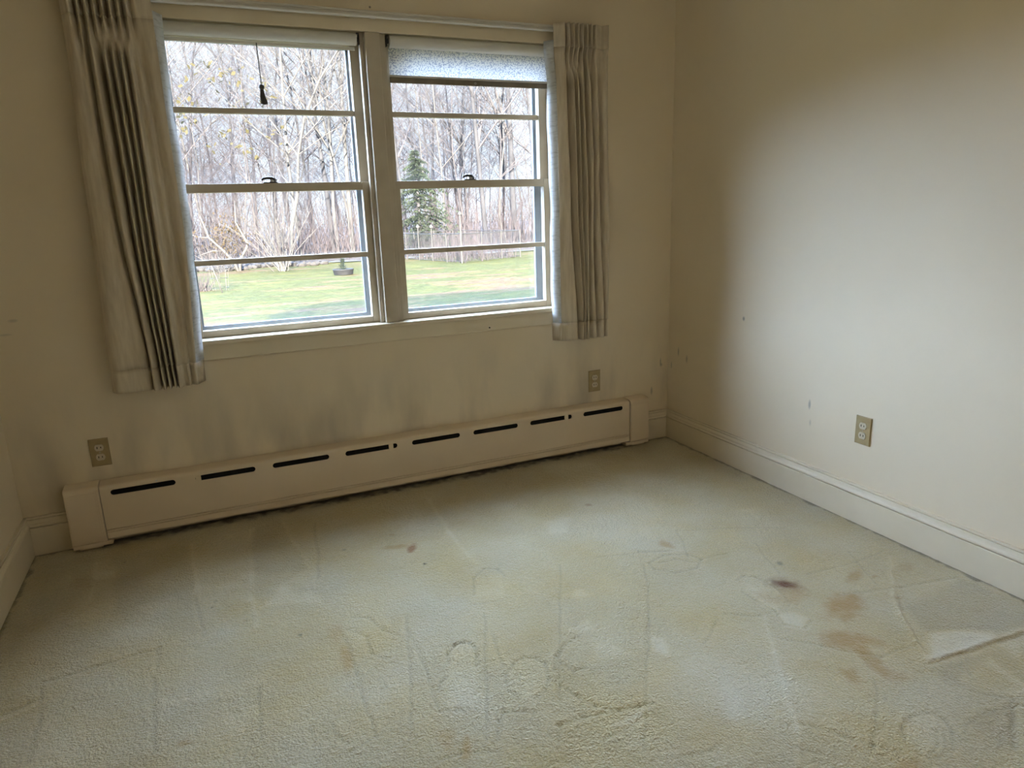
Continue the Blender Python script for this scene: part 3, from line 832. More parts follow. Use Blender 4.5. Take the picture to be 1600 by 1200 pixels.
def make_window(name, label, gx0, gx1):
    root = setting(empty(name, ((gx0 + gx1) / 2, 0.07, 0.79)), label, 'window')
    off = Vector(root.location)

    def put(mb, nm, material, parent, **kw):
        px = off if parent is root else Vector((0, 0, 0))
        mb.v = [(v[0] - off.x, v[1] - off.y, v[2] - off.z) for v in mb.v]
        return mb.build(nm, material, parent, **kw)
    sx0, sx1 = gx0 - 0.043, gx1 + 0.043
    # lower sash (towards the room)
    f = MB()
    y0, y1 = 0.043, 0.078
    f.box(sx0, gx0, y0, y1, 0.7915, 1.409).box(gx1, sx1, y0, y1, 0.7915, 1.409)
    f.box(gx0, gx1, y0, y1, 0.7915, 0.820).box(gx0, gx1, y0, y1, 1.375, 1.409)
    lo = put(f, 'lower_sash', 'sash', root, bevel=0.002)
    put(MB().box(gx0, gx1, y0 + 0.006, y1 - 0.006, 1.087, 1.109), 'muntin', 'sash', lo, bevel=0.003)
    for za, zb in ((0.820, 1.087), (1.109, 1.375)):
        put(MB().box(gx0, gx1, 0.060, 0.063, za, zb), 'pane', 'glass', lo)
    # upper sash (further out)
    f = MB()
    y0, y1 = 0.082, 0.117
    f.box(sx0, gx0, y0, y1, 1.376, 1.995).box(gx1, sx1, y0, y1, 1.376, 1.995)
    f.box(gx0, gx1, y0, y1, 1.376, 1.410).box(gx0, gx1, y0, y1, 1.958, 1.995)
    up = put(f, 'upper_sash', 'sash', root, bevel=0.002)
    put(MB().box(gx0, gx1, y0 + 0.006, y1 - 0.006, 1.683, 1.705), 'muntin', 'sash', up, bevel=0.003)
    for za, zb in ((1.410, 1.683), (1.705, 1.958)):
        put(MB().box(gx0, gx1, 0.099, 0.102, za, zb), 'pane', 'glass', up)
    # aluminium storm window outside
    f = MB()
    y0, y1 = 0.136, 0.156
    a0, a1 = sx0 + 0.001, sx1 - 0.001
    f.box(a0, gx0 + 0.008, y0, y1, 0.792, 1.995).box(gx1 - 0.008, a1, y0, y1, 0.792, 1.995)
    f.box(gx0 + 0.008, gx1 - 0.008, y0, y1, 0.792, 0.828).box(gx0 + 0.008, gx1 - 0.008, y0, y1, 1.955, 1.995)
    f.box(gx0 + 0.008, gx1 - 0.008, y0, y1, 1.378, 1.400)
    st = put(f, 'storm_frame', 'storm_frame', root, bevel=0.0015)
    for za, zb in ((0.828, 1.378), (1.400, 1.955)):
        put(MB().box(gx0 + 0.008, gx1 - 0.008, 0.146, 0.148, za, zb), 'storm_pane', 'storm_glass', st)
    # sash lock on the meeting rail
    cx = (gx0 + gx1) / 2 - 0.022
    lk = put(MB().box(cx - 0.028, cx + 0.028, 0.046, 0.074, 1.4092, 1.4135), 'sash_lock', 'bronze', root, bevel=0.0015)
    put(MB().tube([(cx + 0.006, 0.060, 1.4135), (cx + 0.006, 0.060, 1.424)], [0.012, 0.010], 12), 'lock_hub', 'bright_metal', lk)
    put(MB().tube([(cx + 0.024, 0.060, 1.418), (cx + 0.008, 0.055, 1.428), (cx - 0.012, 0.050, 1.430), (cx - 0.030, 0.047, 1.426), (cx - 0.033, 0.046, 1.419)],
                  [0.006, 0.0075, 0.006, 0.005, 0.004], 8), 'lock_lever', 'bronze', lk, smooth=True)
    return root


make_window('window_1', 'left double-hung window with cream sashes behind a hanging tassel', -2.318, -1.604)
make_window('window_2', 'right double-hung window below the half-drawn speckled shade', -1.436, -0.722)


# ------------------------------------------------------------------ roller shades
def make_shade(name, label, x0, x1, drop):
    root = tag(empty(name, ((x0 + x1) / 2, 0.02, 1.972)), label, 'roller shade')
    ox, oy, oz = root.location

    def put(mb, nm, material, parent=root, **kw):
        mb.v = [(v[0] - ox, v[1] - oy, v[2] - oz) for v in mb.v]
        return mb.build(nm, material, parent, **kw)
    R = 0.0245
    put(MB().tube([(x0 + 0.012, 0.016, 1.972), (x0 + 0.014, 0.016, 1.972), (x1 - 0.014, 0.016, 1.972), (x1 - 0.012, 0.016, 1.972)], [R * .9, R, R, R * .9], 28),
        'rolled_fabric', 'shade_vinyl', smooth=False)
    for xa, s in ((x0, 1), (x1, -1)):
        b = put(MB().box(min(xa, xa + s * 0.003), max(xa, xa + s * 0.003), 0.000, 0.032, 1.950, 1.992).box(min(xa, xa + s * 0.012), max(xa, xa + s * 0.012), 0.002, 0.03, 1.9925, 1.995),
                'bracket', 'bronze', bevel=0.001)
        put(MB().tube([(xa + s * 0.003, 0.016, 1.972), (xa + s * 0.0118, 0.016, 1.972)], 0.009, 12), 'roller_pin', 'bronze', b)
    yb = 0.016 + R - 0.001           # cloth hangs from the back of the roll
    if drop:
        mb = MB()
        nseg = 14
        for k in range(nseg + 1):
            z = 1.972 - (1.972 - drop) * k / nseg
            for x in np.linspace(x0 + 0.016, x1 - 0.016, 24):
                mb.v.append((x, yb + 0.0015 * math.sin(x * 23) * k / nseg, z))
        for k in range(nseg):
            for j in range(23):
                a = k * 24 + j
                mb.f.append((a, a + 1, a + 25, a + 24))
        cl = put(mb, 'shade_cloth', 'shade_cloth', smooth=True)
        put(MB().box(x0 + 0.014, x1 - 0.014, yb - 0.004, yb + 0.004, drop - 0.001, drop + 0.008), 'hem', 'shade_vinyl', cl, bevel=0.002)
        sl = put(MB().box(x0 + 0.014, x1 - 0.014, yb - 0.005, yb + 0.005, drop - 0.024, drop - 0.0015), 'slat', 'shade_slat', bevel=0.002)
        cx = (x0 + x1) / 2 + 0.012
        put(MB().tube([(cx + 0.004 * math.cos(t), yb - 0.007, drop - 0.014 + 0.004 * math.sin(t)) for t in np.linspace(0, 2 * PI, 12)], 0.0011, 6), 'ring', 'bright_metal', sl)
        put(MB().tube([(cx, yb - 0.007, drop - 0.018), (cx + 0.001, yb - 0.006, drop - 0.07), (cx, yb - 0.006, drop - 0.125)], 0.0009, 5), 'pull_cord', 'tassel', sl)
    else:
        sl = put(MB().box(x0 + 0.014, x1 - 0.014, yb - 0.004, yb + 0.005, 1.934, 1.9465), 'slat', 'shade_vinyl', bevel=0.002)
        cx = -1.978
        put(MB().tube([(cx - 0.002, yb - 0.0055, 1.9405), (cx - 0.002, yb - 0.0055, 1.90), (cx, yb - 0.005, 1.785)], 0.0021, 6), 'pull_cord', 'tassel', sl)
        t = put(MB().tube([(cx, yb - 0.005, z) for z in (1.788, 1.785, 1.778, 1.771, 1.768)], [0.004, 0.009, 0.0115, 0.009, 0.007], 12), 'tassel_knob', 'tassel', sl, smooth=True)
        mb = MB()
        rnd = random.Random(4)
        for k in range(46):
            a = rnd.random() * 2 * PI
            r = math.sqrt(rnd.random())
            mb.tube([(cx + 0.006 * r * math.cos(a), yb - 0.005 + 0.005 * r * math.sin(a), 1.769),
                     (cx + 0.0105 * r * math.cos(a), yb - 0.005 + 0.007 * r * math.sin(a), 1.745),
                     (cx + 0.003 + 0.0155 * r * math.cos(a), yb - 0.005 + 0.009 * r * math.sin(a), 1.712 + rnd.random() * 0.006)], 0.0013, 3)
        put(mb, 'tassel_fringe', 'tassel', sl)['kind'] = 'stuff'
    return root


make_shade('roller_shade', 'ivory roller shade rolled fully up with a dark tassel', -2.361, -1.5765, None)
make_shade('roller_shade', 'speckled roller shade pulled part way down with brown bottom slat', -1.4635, -0.679, 1.838)

# ------------------------------------------------------------------ curtain rod and curtains
rod = tag(empty('curtain_rod', (-1.52, -0.045, 2.057)), 'cream two-rail traverse curtain rod above both windows', 'curtain rod')


def put_rod(mb, nm, material, parent=rod, **kw):
    mb.v = [(v[0] + 1.52, v[1] + 0.045, v[2] - 2.057) for v in mb.v]
    return mb.build(nm, material, parent, **kw)


prof = [(-0.034, 2.042), (-0.052, 2.042), (-0.056, 2.045), (-0.056, 2.052), (-0.052, 2.054), (-0.052, 2.058), (-0.056, 2.060), (-0.056, 2.068), (-0.052, 2.071), (-0.034, 2.071)]
put_rod(MB().extrude_x(prof, -2.66, -2.19), 'track', 'rod')
put_rod(MB().extrude_x([(y + (0.002 if y < -0.04 else 0), z + (0.002 if z < 2.05 else -0.002 if z > 2.065 else 0)) for y, z in prof], -2.1899, -0.42), 'track', 'rod')
for bx in (-2.64, -1.52, -0.44):
    put_rod(MB().box(bx - 0.012, bx + 0.012, -0.0335, -0.0141 if -2.43 < bx < -0.61 else -0.0001, 2.046, 2.068), 'bracket', 'rod', bevel=0.002)


def smooth_step(t):
    t = max(0.0, min(1.0, t))
    return t * t * (3 - 2 * t)


def catmull(p, t):
    n = len(p) - 1
    u = t * n
    i = min(int(u), n - 1)
    f = u - i
    p0, p1, p2, p3 = p[max(i - 1, 0)], p[i], p[i + 1], p[min(i + 2, n)]
    return 0.5 * (2 * p1 + (p2 - p0) * f + (2 * p0 - 5 * p1 + 4 * p2 - p3) * f * f + (3 * p1 - p0 - 3 * p2 + p3) * f ** 3)


def make_curtain(name, label, knots, lead, ztop, zbot, seed):
    """knots: (x at heading, x halfway, x at hem, y at heading, y below); lead: leading-edge return points of the lining"""
    rnd = random.Random(seed)
    cx = sum(k[0] for k in knots) / len(knots)
    root = tag(empty(name, (cx, -0.09, zbot)), label, 'curtain')
    ox, oy, oz = root.location
    zh = ztop - 0.098            # heading stitch line
    S = 7
    ncol = (len(knots) - 1) * S + 1
    ph = [rnd.random() * 6 for _ in range(4)]

    def row(z):
        s = (zh - z) / (zh - zbot)
        pts = []
        for j in range(ncol):
            t = j / (ncol - 1)
            xt = catmull([k[0] for k in knots], t)
            xm = catmull([k[1] for k in knots], t)
            xb = catmull([k[2] for k in knots], t)
            yt = catmull([k[3] for k in knots], t)
            yb = catmull([k[4] for k in knots], t)
            if s <= 0:
                x = xt + 0.004 * math.sin(t * 40) * s * 2
                y = yt
            else:
                e = smooth_step(s / 0.5)
                if s < 0.5:
                    x = xt + (xm - xt) * smooth_step(s * 2)
                else:
                    x = xm + (xb - xm) * smooth_step(s * 2 - 1)
                g = smooth_step(s / 0.12)
                mid = -0.088
                pin = 0.62 + 0.38 * abs(s - 0.03) / 0.03 if s < 0.06 else 1.0      # pleats pinched at the stitch line
                y = mid + ((yt + (yb - yt) * g) - mid) * min(1, pin)
                x += 0.0035 * math.sin(6 * s + ph[0] + t * 9) * e
                y += 0.004 * math.sin(9 * s + ph[1] + t * 13) * e
            pts.append((x - ox, y - oy, z - oz))
        return pts

    def grid(rows, nm, material, parent, thick=0.0016):
        mb = MB()
        n = len(rows[0])
        for r in rows:
            mb.v += r
        for k in range(len(rows) - 1):
            for j in range(n - 1):
                a = k * n + j
                mb.f.append((a, a + 1, a + n + 1, a + n))
        me = bpy.data.meshes.new(nm)
        me.from_pydata(mb.v, [], mb.f)
        o = link(nm, me, material, parent, True)
        md = o.modifiers.new('thickness', 'SOLIDIFY')
        md.thickness = thick
        md.offset = 0
        return o
    zhem = zbot + 0.088
    grid([row(z) for z in np.linspace(ztop, zh, 6)], 'pleated_heading', 'curtain', root, 0.0018)
    grid([row(z) for z in np.linspace(zh, zhem, 44)], 'panel', 'curtain', root)
    grid([row(z) for z in np.linspace(zhem + 0.001, zbot, 6)], 'hem', 'curtain', root, 0.0026)
    # white lining turned over the leading edge, towards the window
    rows = []
    for z in np.linspace(zh + 0.03, zhem, 30):
        s = (zh - z) / (zh - zbot)
        r = row(z)
        e = r[0] if lead[0][0] < knots[0][0] else r[-1]
        wob = 0.003 * math.sin(14 * s + ph[2]) + 0.002 * math.sin(31 * s + ph[3])
        rows.append([(e[0] + (dx + (wob if k else 0)), e[1] + dy, e[2]) for k, (dx, dy) in enumerate([(0, 0)] + [(b[0] - (knots[0][0] if lead[0][0] < knots[0][0] else knots[-1][0]), b[1]) for b in lead])])
    grid(rows, 'lining', 'lining', root, 0.0016)
    rows = []
    for z in np.linspace(zhem - 0.0005, zbot, 5):
        r = row(z)
        e = r[0] if lead[0][0] < knots[0][0] else r[-1]
        b = lead[-1]
        k0 = knots[0][0] if lead[0][0] < knots[0][0] else knots[-1][0]
        rows.append([e, (e[0] + (b[0] - k0) * .5, e[1] + b[1] * .5, e[2]), (e[0] + b[0] - k0, e[1] + b[1], e[2])])
    grid(rows, 'hem_return', 'curtain', root, 0.003)
    return root


F, Bk = -0.138, -0.062       # front and back of the folds
# wide curtain on the left of the window: (x heading, x mid, x hem, y heading, y below)
kn = [(-2.622, -2.640, -2.668, -0.070, -0.072), (-2.606, -2.625, -2.653, -0.105, -0.105), (-2.590, -2.600, -2.620, -0.127, -0.118),
      (-2.578, -2.578, -2.575, -0.076, -0.112), (-2.566, -2.566, -2.530, -0.116, -0.112), (-2.554, -2.556, -2.522, -0.076, -0.078),
      (-2.541, -2.540, -2.512, -0.126, F), (-2.529, -2.524, -2.492, -0.076, -0.114), (-2.516, -2.516, -2.486, -0.126, Bk),
      (-2.504, -2.500, -2.478, -0.076, F), (-2.491, -2.486, -2.468, -0.126, -0.074), (-2.479, -2.474, -2.460, -0.076, F),
      (-2.466, -2.462, -2.452, -0.126, -0.078), (-2.454, -2.448, -2.445, -0.076, F), (-2.441, -2.436, -2.438, -0.126, -0.080),
      (-2.429, -2.424, -2.430, -0.076, F), (-2.416, -2.405, -2.412, -0.126, -0.106), (-2.402, -2.385, -2.392, -0.090, -0.112),
      (-2.388, -2.372, -2.384, -0.112, -0.088), (-2.368, -2.350, -2.366, -0.108, -0.108), (-2.336, -2.336, -2.358, -0.102, -0.104)]
make_curtain('curtain', 'wide oatmeal pinch-pleat curtain hanging left of the windows', kn, [(-2.324, 0.030), (-2.309, 0.056)], 2.067, 0.632, 3)
# narrow curtain on the right
kn = [(-0.724, -0.716, -0.716, -0.088, -0.106), (-0.700, -0.690, -0.690, -0.108, -0.118), (-0.680, -0.668, -0.650, -0.116, -0.116),
      (-0.672, -0.655, -0.628, -0.080, -0.104), (-0.660, -0.648, -0.622, -0.127, -0.076), (-0.649, -0.634, -0.612, -0.076, F),
      (-0.637, -0.624, -0.603, -0.127, -0.076), (-0.626, -0.612, -0.595, -0.076, F), (-0.614, -0.602, -0.587, -0.127, -0.080),
      (-0.603, -0.588, -0.578, -0.076, F), (-0.591, -0.576, -0.566, -0.127, -0.116), (-0.580, -0.568, -0.560, -0.076, Bk),
      (-0.568, -0.556, -0.548, -0.127, -0.118), (-0.557, -0.540, -0.530, -0.076, -0.122), (-0.545, -0.530, -0.522, -0.127, -0.070),
      (-0.534, -0.520, -0.512, -0.076, -0.112), (-0.522, -0.502, -0.490, -0.116, -0.122), (-0.500, -0.490, -0.483, -0.108, -0.084),
      (-0.478, -0.474, -0.470, -0.100, -0.112), (-0.462, -0.456, -0.456, -0.127, -0.112), (-0.446, -0.440, -0.442, -0.086, -0.090), (-0.434, -0.430, -0.432, -0.076, -0.074)]
make_curtain('curtain', 'narrower oatmeal pinch-pleat curtain hanging right of the windows', kn, [(-0.742, 0.022), (-0.752, 0.044)], 2.067, 0.634, 8)

# ------------------------------------------------------------------ baseboard heater
HX0, HX1 = -2.7725, -0.2945
heater = tag(empty('baseboard_heater', (-1.53, -0.036, 0)), 'long almond metal baseboard heater with eight dark slots under the windows', 'heater')


def put_h(mb, nm, material, parent=heater, **kw):
    mb.v = [(v[0] + 1.53, v[1] + 0.036, v[2]) for v in mb.v]
    return mb.build(nm, material, parent, **kw)


HY = -0.070
slots = [(-2.736, -2.500), (-2.425, -2.188), (-2.117, -1.876), (-1.804, -1.564), (-1.494, -1.256), (-1.187, -0.950), (-0.882, -0.645), (-0.577, -0.337)]
ZS0, ZS1 = 0.2155, 0.2385


def front_cover():
    """the slotted strip of the front cover, a sheet with rounded-end holes, plus the plain sheet and rolled top"""
    mb = MB()
    za, zb = 0.200, 0.244
    r = (ZS1 - ZS0) / 2
    zc = (ZS0 + ZS1) / 2
    NA = 6

    def quad(a, b, c, d):
        i = len(mb.v)
        mb.v += [a, b, c, d]
        mb.f.append((i, i + 1, i + 2, i + 3))
    P = lambda x, z: (x, HY, z)
    x = HX0
    for (s0, s1) in slots:
        quad(P(x, za), P(s0, za), P(s0, zb), P(x, zb))
        # outline of the hole from the left, bottom then top
        bot = [(s0, zc)] + [(s0 + r - r * math.cos(a), zc - r * math.sin(a)) for a in np.linspace(0, PI / 2, NA)[1:]] + [(s1 - r + r * math.sin(a), zc - r * math.cos(a)) for a in np.linspace(0, PI / 2, NA)]
        for (xa, z0), (xb, z1) in zip(bot, bot[1:]):
            if xb - xa < 1e-9:
                continue
            quad(P(xa, za), P(xb, za), P(xb, z1), P(xa, z0))
            quad(P(xa, 2 * zc - z0), P(xb, 2 * zc - z1), P(xb, zb), P(xa, zb))
            # folded-in lip
            quad((xa, HY, z0), (xb, HY, z1), (xb, HY + 0.004, z1), (xa, HY + 0.004, z0))
            quad((xa, HY, 2 * zc - z0), (xb, HY, 2 * zc - z1), (xb, HY + 0.004, 2 * zc - z1), (xa, HY + 0.004, 2 * zc - z0))
        x = s1
    quad(P(x, za), P(HX1, za), P(HX1, zb), P(x, zb))
    # lower plain sheet with two pressed ribs, and the bottom lip
    prof = [(HY, 0.200), (HY, 0.0745), (HY + 0.004, 0.0738), (HY + 0.004, 0.0722), (HY, 0.0715), (HY, 0.0645), (HY + 0.004, 0.0638), (HY + 0.004, 0.0622), (HY, 0.0615),
            (HY - 0.001, 0.036), (HY + 0.012, 0.034)]
    top = [(HY, 0.244)] + [(HY + 0.016 - 0.016 * math.cos(a), 0.244 + 0.016 * math.sin(a)) for a in np.linspace(0, PI / 2, 7)[1:]] + [(-0.0005, 0.2635)]
    for pr in (prof, top):
        for (ya, z0), (yb, z1) in zip(pr, pr[1:]):
            quad((HX0, ya, z0), (HX1, ya, z0), (HX1, yb, z1), (HX0, yb, z1))
    return mb


c = put_h(front_cover(), 'front_cover', 'heater')
bm = bmesh.new()
bm.from_mesh(c.data)
bmesh.ops.remove_doubles(bm, verts=bm.verts, dist=1e-5)
bm.to_mesh(c.data)
bm.free()
put_h(MB().tube([(-2.568, HY - 0.0005, 0.2465), (-2.568, HY - 0.006, 0.2475)], [0.0035, 0.003], 10), 'paint_blob', 'bright_metal', c)
put_h(MB().box(HX0, HX1, -0.004, -0.0006, 0.030, 0.262), 'back_panel', 'dark_slot')
put_h(MB().extrude_x([(HY + 0.005, 0.205), (HY + 0.0065, 0.205), (-0.030, 0.246), (-0.031, 0.2475)], HX0 + 0.004, HX1 - 0.004), 'damper', 'dark_slot')
for (xa, xb) in ((-2.4235, -2.403), (-1.605, -1.584), (-0.687, -0.667)):
    put_h(MB().box(xa, xb, HY - 0.003, HY + 0.0045, 0.2165, 0.2385), 'damper_tab', 'heater', bevel=0.001)
mb = MB()
for k in range(118):
    xf = -2.70 + k * 0.0199
    mb.box(xf, xf + 0.0012, -0.060, -0.012, 0.075, 0.135)
fins = put_h(mb, 'fins', 'fin')
fins['kind'] = 'stuff'
put_h(MB().tube([(-2.76, -0.036, 0.105), (-0.31, -0.036, 0.105)], 0.011, 10), 'pipe', 'fin')


def end_cap(x0, x1, inner):
    """boxy cap with rounded top edge; inner is the side (+1 right, -1 left) where it meets the cover"""
    y = HY - 0.004
    prof = [(-0.0006, 0.030), (y, 0.030), (y, 0.246)] + [(y + 0.017 - 0.017 * math.cos(a), 0.246 + 0.017 * math.sin(a)) for a in np.linspace(0, PI / 2, 6)[1:]] + [(-0.0006, 0.2665)]
    cap = put_h(MB().extrude_x(prof, x0, x1), 'end_cap', 'heater', bevel=0.0015)
    xe = x1 if inner > 0 else x0
    put_h(MB().box(x0 + 0.006, x1 - 0.016 if inner > 0 else x1 - 0.006, y - 0.0022, y - 0.0001, 0.036, 0.240), 'raised_panel', 'heater', cap, bevel=0.001)
    for d in (0.004, 0.011) if inner > 0 else (0.004,):
        xa = xe - inner * d
        put_h(MB().tube([(xa, y, 0.034), (xa, y, 0.244), (xa, y + 0.006, 0.257)], 0.0014, 6), 'bead', 'heater', cap)
    put_h(MB().box(x0 + 0.001, x1 + (0.018 if inner > 0 else -0.004), y - 0.001, -0.0006, 0.0135, 0.0295).box(x0 + 0.02, x1 - 0.02, -0.06, -0.01, 0.002, 0.0134) if inner > 0 else
          MB().box(x0 - 0.028, x1 - 0.001, y - 0.001, -0.0006, 0.0135, 0.0295).box(x0 + 0.02, x1 - 0.02, -0.06, -0.01, 0.002, 0.0134), 'foot', 'heater', cap, bevel=0.0012)
    return cap


end_cap(-2.897, -2.7752, 1)
end_cap(-0.2918, -0.174, -1)


# ------------------------------------------------------------------ fill light (added warm fill, unseen above and behind the view)
lamp = tag(empty('fill_light', (-0.79, -2.90, CZ)), 'opal globe fill light added out of view to warm the room', 'fill light')
MB().tube([(0, 0, -0.0005), (0, 0, -0.02), (0, 0, -0.035)], [0.075, 0.075, 0.045], 24).build('base', 'bright_metal', lamp, smooth=False)
pr = [(0.045, -0.036)] + [(0.12 * math.sin(a), -0.135 + 0.12 * math.cos(a)) for a in np.linspace(0.45, PI, 12)]
mb = MB()
for r_, z in pr[:-1]:
    mb.v += [(r_ * math.cos(2 * PI * j / 24), r_ * math.sin(2 * PI * j / 24), z) for j in range(24)]
for k in range(len(pr) - 2):
    for j in range(24):
        mb.f.append((k * 24 + j, k * 24 + (j + 1) % 24, k * 24 + 24 + (j + 1) % 24, k * 24 + 24 + j))
mb.f.append(tuple((len(pr) - 2) * 24 + j for j in range(24)))
mb.build('globe', 'fill_globe', lamp, smooth=True)


# ------------------------------------------------------------------ outlets
def make_outlet(name, label, loc, rotz):
    """built in local space facing -y; root sits on the wall"""
    root = tag(empty(name, loc), label, 'outlet')
    root.rotation_euler.z = rotz
    w, h = 0.035, 0.057
    mb = MB()
    ring = []
    for (sx, sz, d) in ((1.0, 1.0, -0.0005), (1.0, 1.0, -0.003), (0.93, 0.955, -0.0062)):
        ring.append([(-w * sx, d, -h * sz), (w * sx, d, -h * sz), (w * sx, d, h * sz), (-w * sx, d, h * sz)])
    for r in ring:
        mb.v += r
    for k in range(2):
        for j in range(4):
            mb.f.append((k * 4 + j, k * 4 + (j + 1) % 4, k * 4 + 4 + (j + 1) % 4, k * 4 + 4 + j))
    mb.f += [(8, 9, 10, 11), (3, 2, 1, 0)]
    mb.build('cover_plate', 'plate', root)
    for s in (1, -1):
        zc = s * 0.0197
        pts = [(0.0165 * math.cos(a), zc + max(-0.0135, min(0.0135, 0.0172 * math.sin(a)))) for a in np.linspace(0, 2 * PI, 28, endpoint=False)]
        mb = MB()
        n = len(pts)
        mb.v += [(x, -0.0060, z) for x, z in pts] + [(x * .96, -0.0085, zc + (z - zc) * .96) for x, z in pts]
        for k in range(n):
            mb.f.append((k, (k + 1) % n, (k + 1) % n + n, k + n))
        mb.f += [tuple(range(n, 2 * n)), tuple(range(n - 1, -1, -1))]
        rc = mb.build('receptacle', 'receptacle', root)
        for dx, hh in ((-0.0064, 0.0042), (0.0064, 0.0034)):
            MB().box(dx - 0.0014, dx + 0.0014, -0.0090, -0.0080, zc + 0.001 - hh, zc + 0.001 + hh).build('slot', 'outlet_dark', rc)
    sc = MB().tube([(0, -0.0060, 0), (0, -0.0078, 0)], [0.0034, 0.0026], 12).build('screw', 'receptacle', root)
    MB().box(-0.0024, 0.0024, -0.0082, -0.0074, -0.0005, 0.0005).build('screw_slot', 'outlet_dark', sc)
    return root


make_outlet('wall_outlet', 'tan double outlet above the left end of the heater', (-2.756, 0, 0.381), 0)
make_outlet('wall_outlet', 'tan double outlet above the right end of the heater', (-0.471, 0, 0.379), 0)
make_outlet('wall_outlet', 'tan double outlet on the bright right wall', (0, -1.269, 0.383), -PI / 2)

# ================================================================== outdoors
GZ = -0.60
mb = MB()
mb.box(LX - 0.20, 9.0, -7.2, TW - 0.02, GZ, -0.06)
setting(mb.build('foundation', 'siding'), 'house foundation below the room', 'foundation')
o = MB().box(RX + TW + 0.001, 9.0, 0.0, TW, -0.06, 2.5).build('wall_exterior', 'siding')
setting(o, 'outer house wall beyond the room', 'wall')
mb = MB()
e0, e1, rd = 0.42, -7.4, -3.5
mb.v = [(LX - 0.45, e0, 2.60), (LX - 0.45, rd, 4.15), (LX - 0.45, e1, 2.60), (9.2, e0, 2.60), (9.2, rd, 4.15), (9.2, e1, 2.60)]
mb.f = [(0, 3, 4, 1), (1, 4, 5, 2), (0, 2, 5, 3), (0, 1, 2), (3, 5, 4)]
setting(mb.build('roof', 'roof'), 'gable roof of the house above the ceiling', 'roof')


def grid_ground(name, x0, x1, y0, y1, nx, ny, amp, seed, material, z=GZ):
    r = random.Random(seed)
    mb = MB()
    for j in range(ny + 1):
        for i in range(nx + 1):
            mb.v.append((x0 + (x1 - x0) * i / nx, y0 + (y1 - y0) * j / ny, z + (r.random() - .5) * amp))
    for j in range(ny):
        for i in range(nx):
            a = j * (nx + 1) + i
            mb.f.append((a, a + 1, a + nx + 2, a + nx + 1))
    return mb.build(name, material, smooth=True)


setting(grid_ground('lawn', -30, 45, TW, 26.5, 75, 27, 0.03, 1, 'lawn'), 'sunlit autumn lawn outside the windows', 'lawn')
setting(grid_ground('woodland_floor', -40, 75, 26.0, 110, 90, 60, 0.16, 2, 'litter', GZ + 0.03), 'leaf-covered ground under the trees', 'ground')

rnd = random.Random(21)


def grow(mbs, p, d, length, r, depth, rng, spread, gnarl, maxd):
    """recursive branch: appends tapered tubes to mbs[0] (trunk) or mbs[1] (branches)"""
    n = 6 if depth == 0 else (4 if depth == 1 else 3)
    pts, rad = [p.copy()], [r]
    d = d.normalized()
    kids = []
    for k in range(n):
        d = (d + Vector((rng.gauss(0, gnarl), rng.gauss(0, gnarl), rng.gauss(0, gnarl * .6) + (0.05 if depth else 0.03)))).normalized()
        p = p + d * (length / n)
        pts.append(p.copy())
        rr = r * (1 - (k + 1) / n * (0.62 if depth == 0 else 0.75))
        rad.append(max(rr, 0.004))
        kids.append((p.copy(), d.copy(), rr, (k + 1) / n))
    mbs[0 if depth == 0 else 1].tube(pts, rad, (7, 5, 3, 3)[min(depth, 3)], caps=False)
    if depth >= maxd:
        return
    for (q, dd, rr, f) in kids:
        if depth == 0 and f < 0.28:
            continue
        for _ in range(rng.choice((2, 2, 3)) if depth < 2 else rng.choice((1, 2, 2))):
            a = rng.random() * 2 * PI
            side = Vector((math.cos(a), math.sin(a), 0))
            nd = (dd * (1 - spread * .55) + side * spread + Vector((0, 0, 0.22))).normalized()
            grow(mbs, q, nd, length * (0.50 - 0.16 * f) * rng.uniform(.7, 1.25), rr * rng.uniform(.38, .6), depth + 1, rng, spread, gnarl * 1.25, maxd)


def make_tree(name, seed, height, r, spread, gnarl, bark, twig, lean=0.0, maxd=3):
    rng = random.Random(seed)
    mbs = (MB(), MB())
    grow(mbs, Vector((0, 0, -0.15)), Vector((lean, 0, 1)), height, r, 0, rng, spread, gnarl, maxd)
    t = mbs[0].build(name, bark, smooth=True)
    mbs[1].build('branches', twig, t, smooth=True)
    return t


def ray_x(az, y):
    """x on the ground at distance y along azimuth az (degrees) seen from the viewpoint"""
    return -2.30 + math.tan(math.radians(az)) * (y + 3.11)


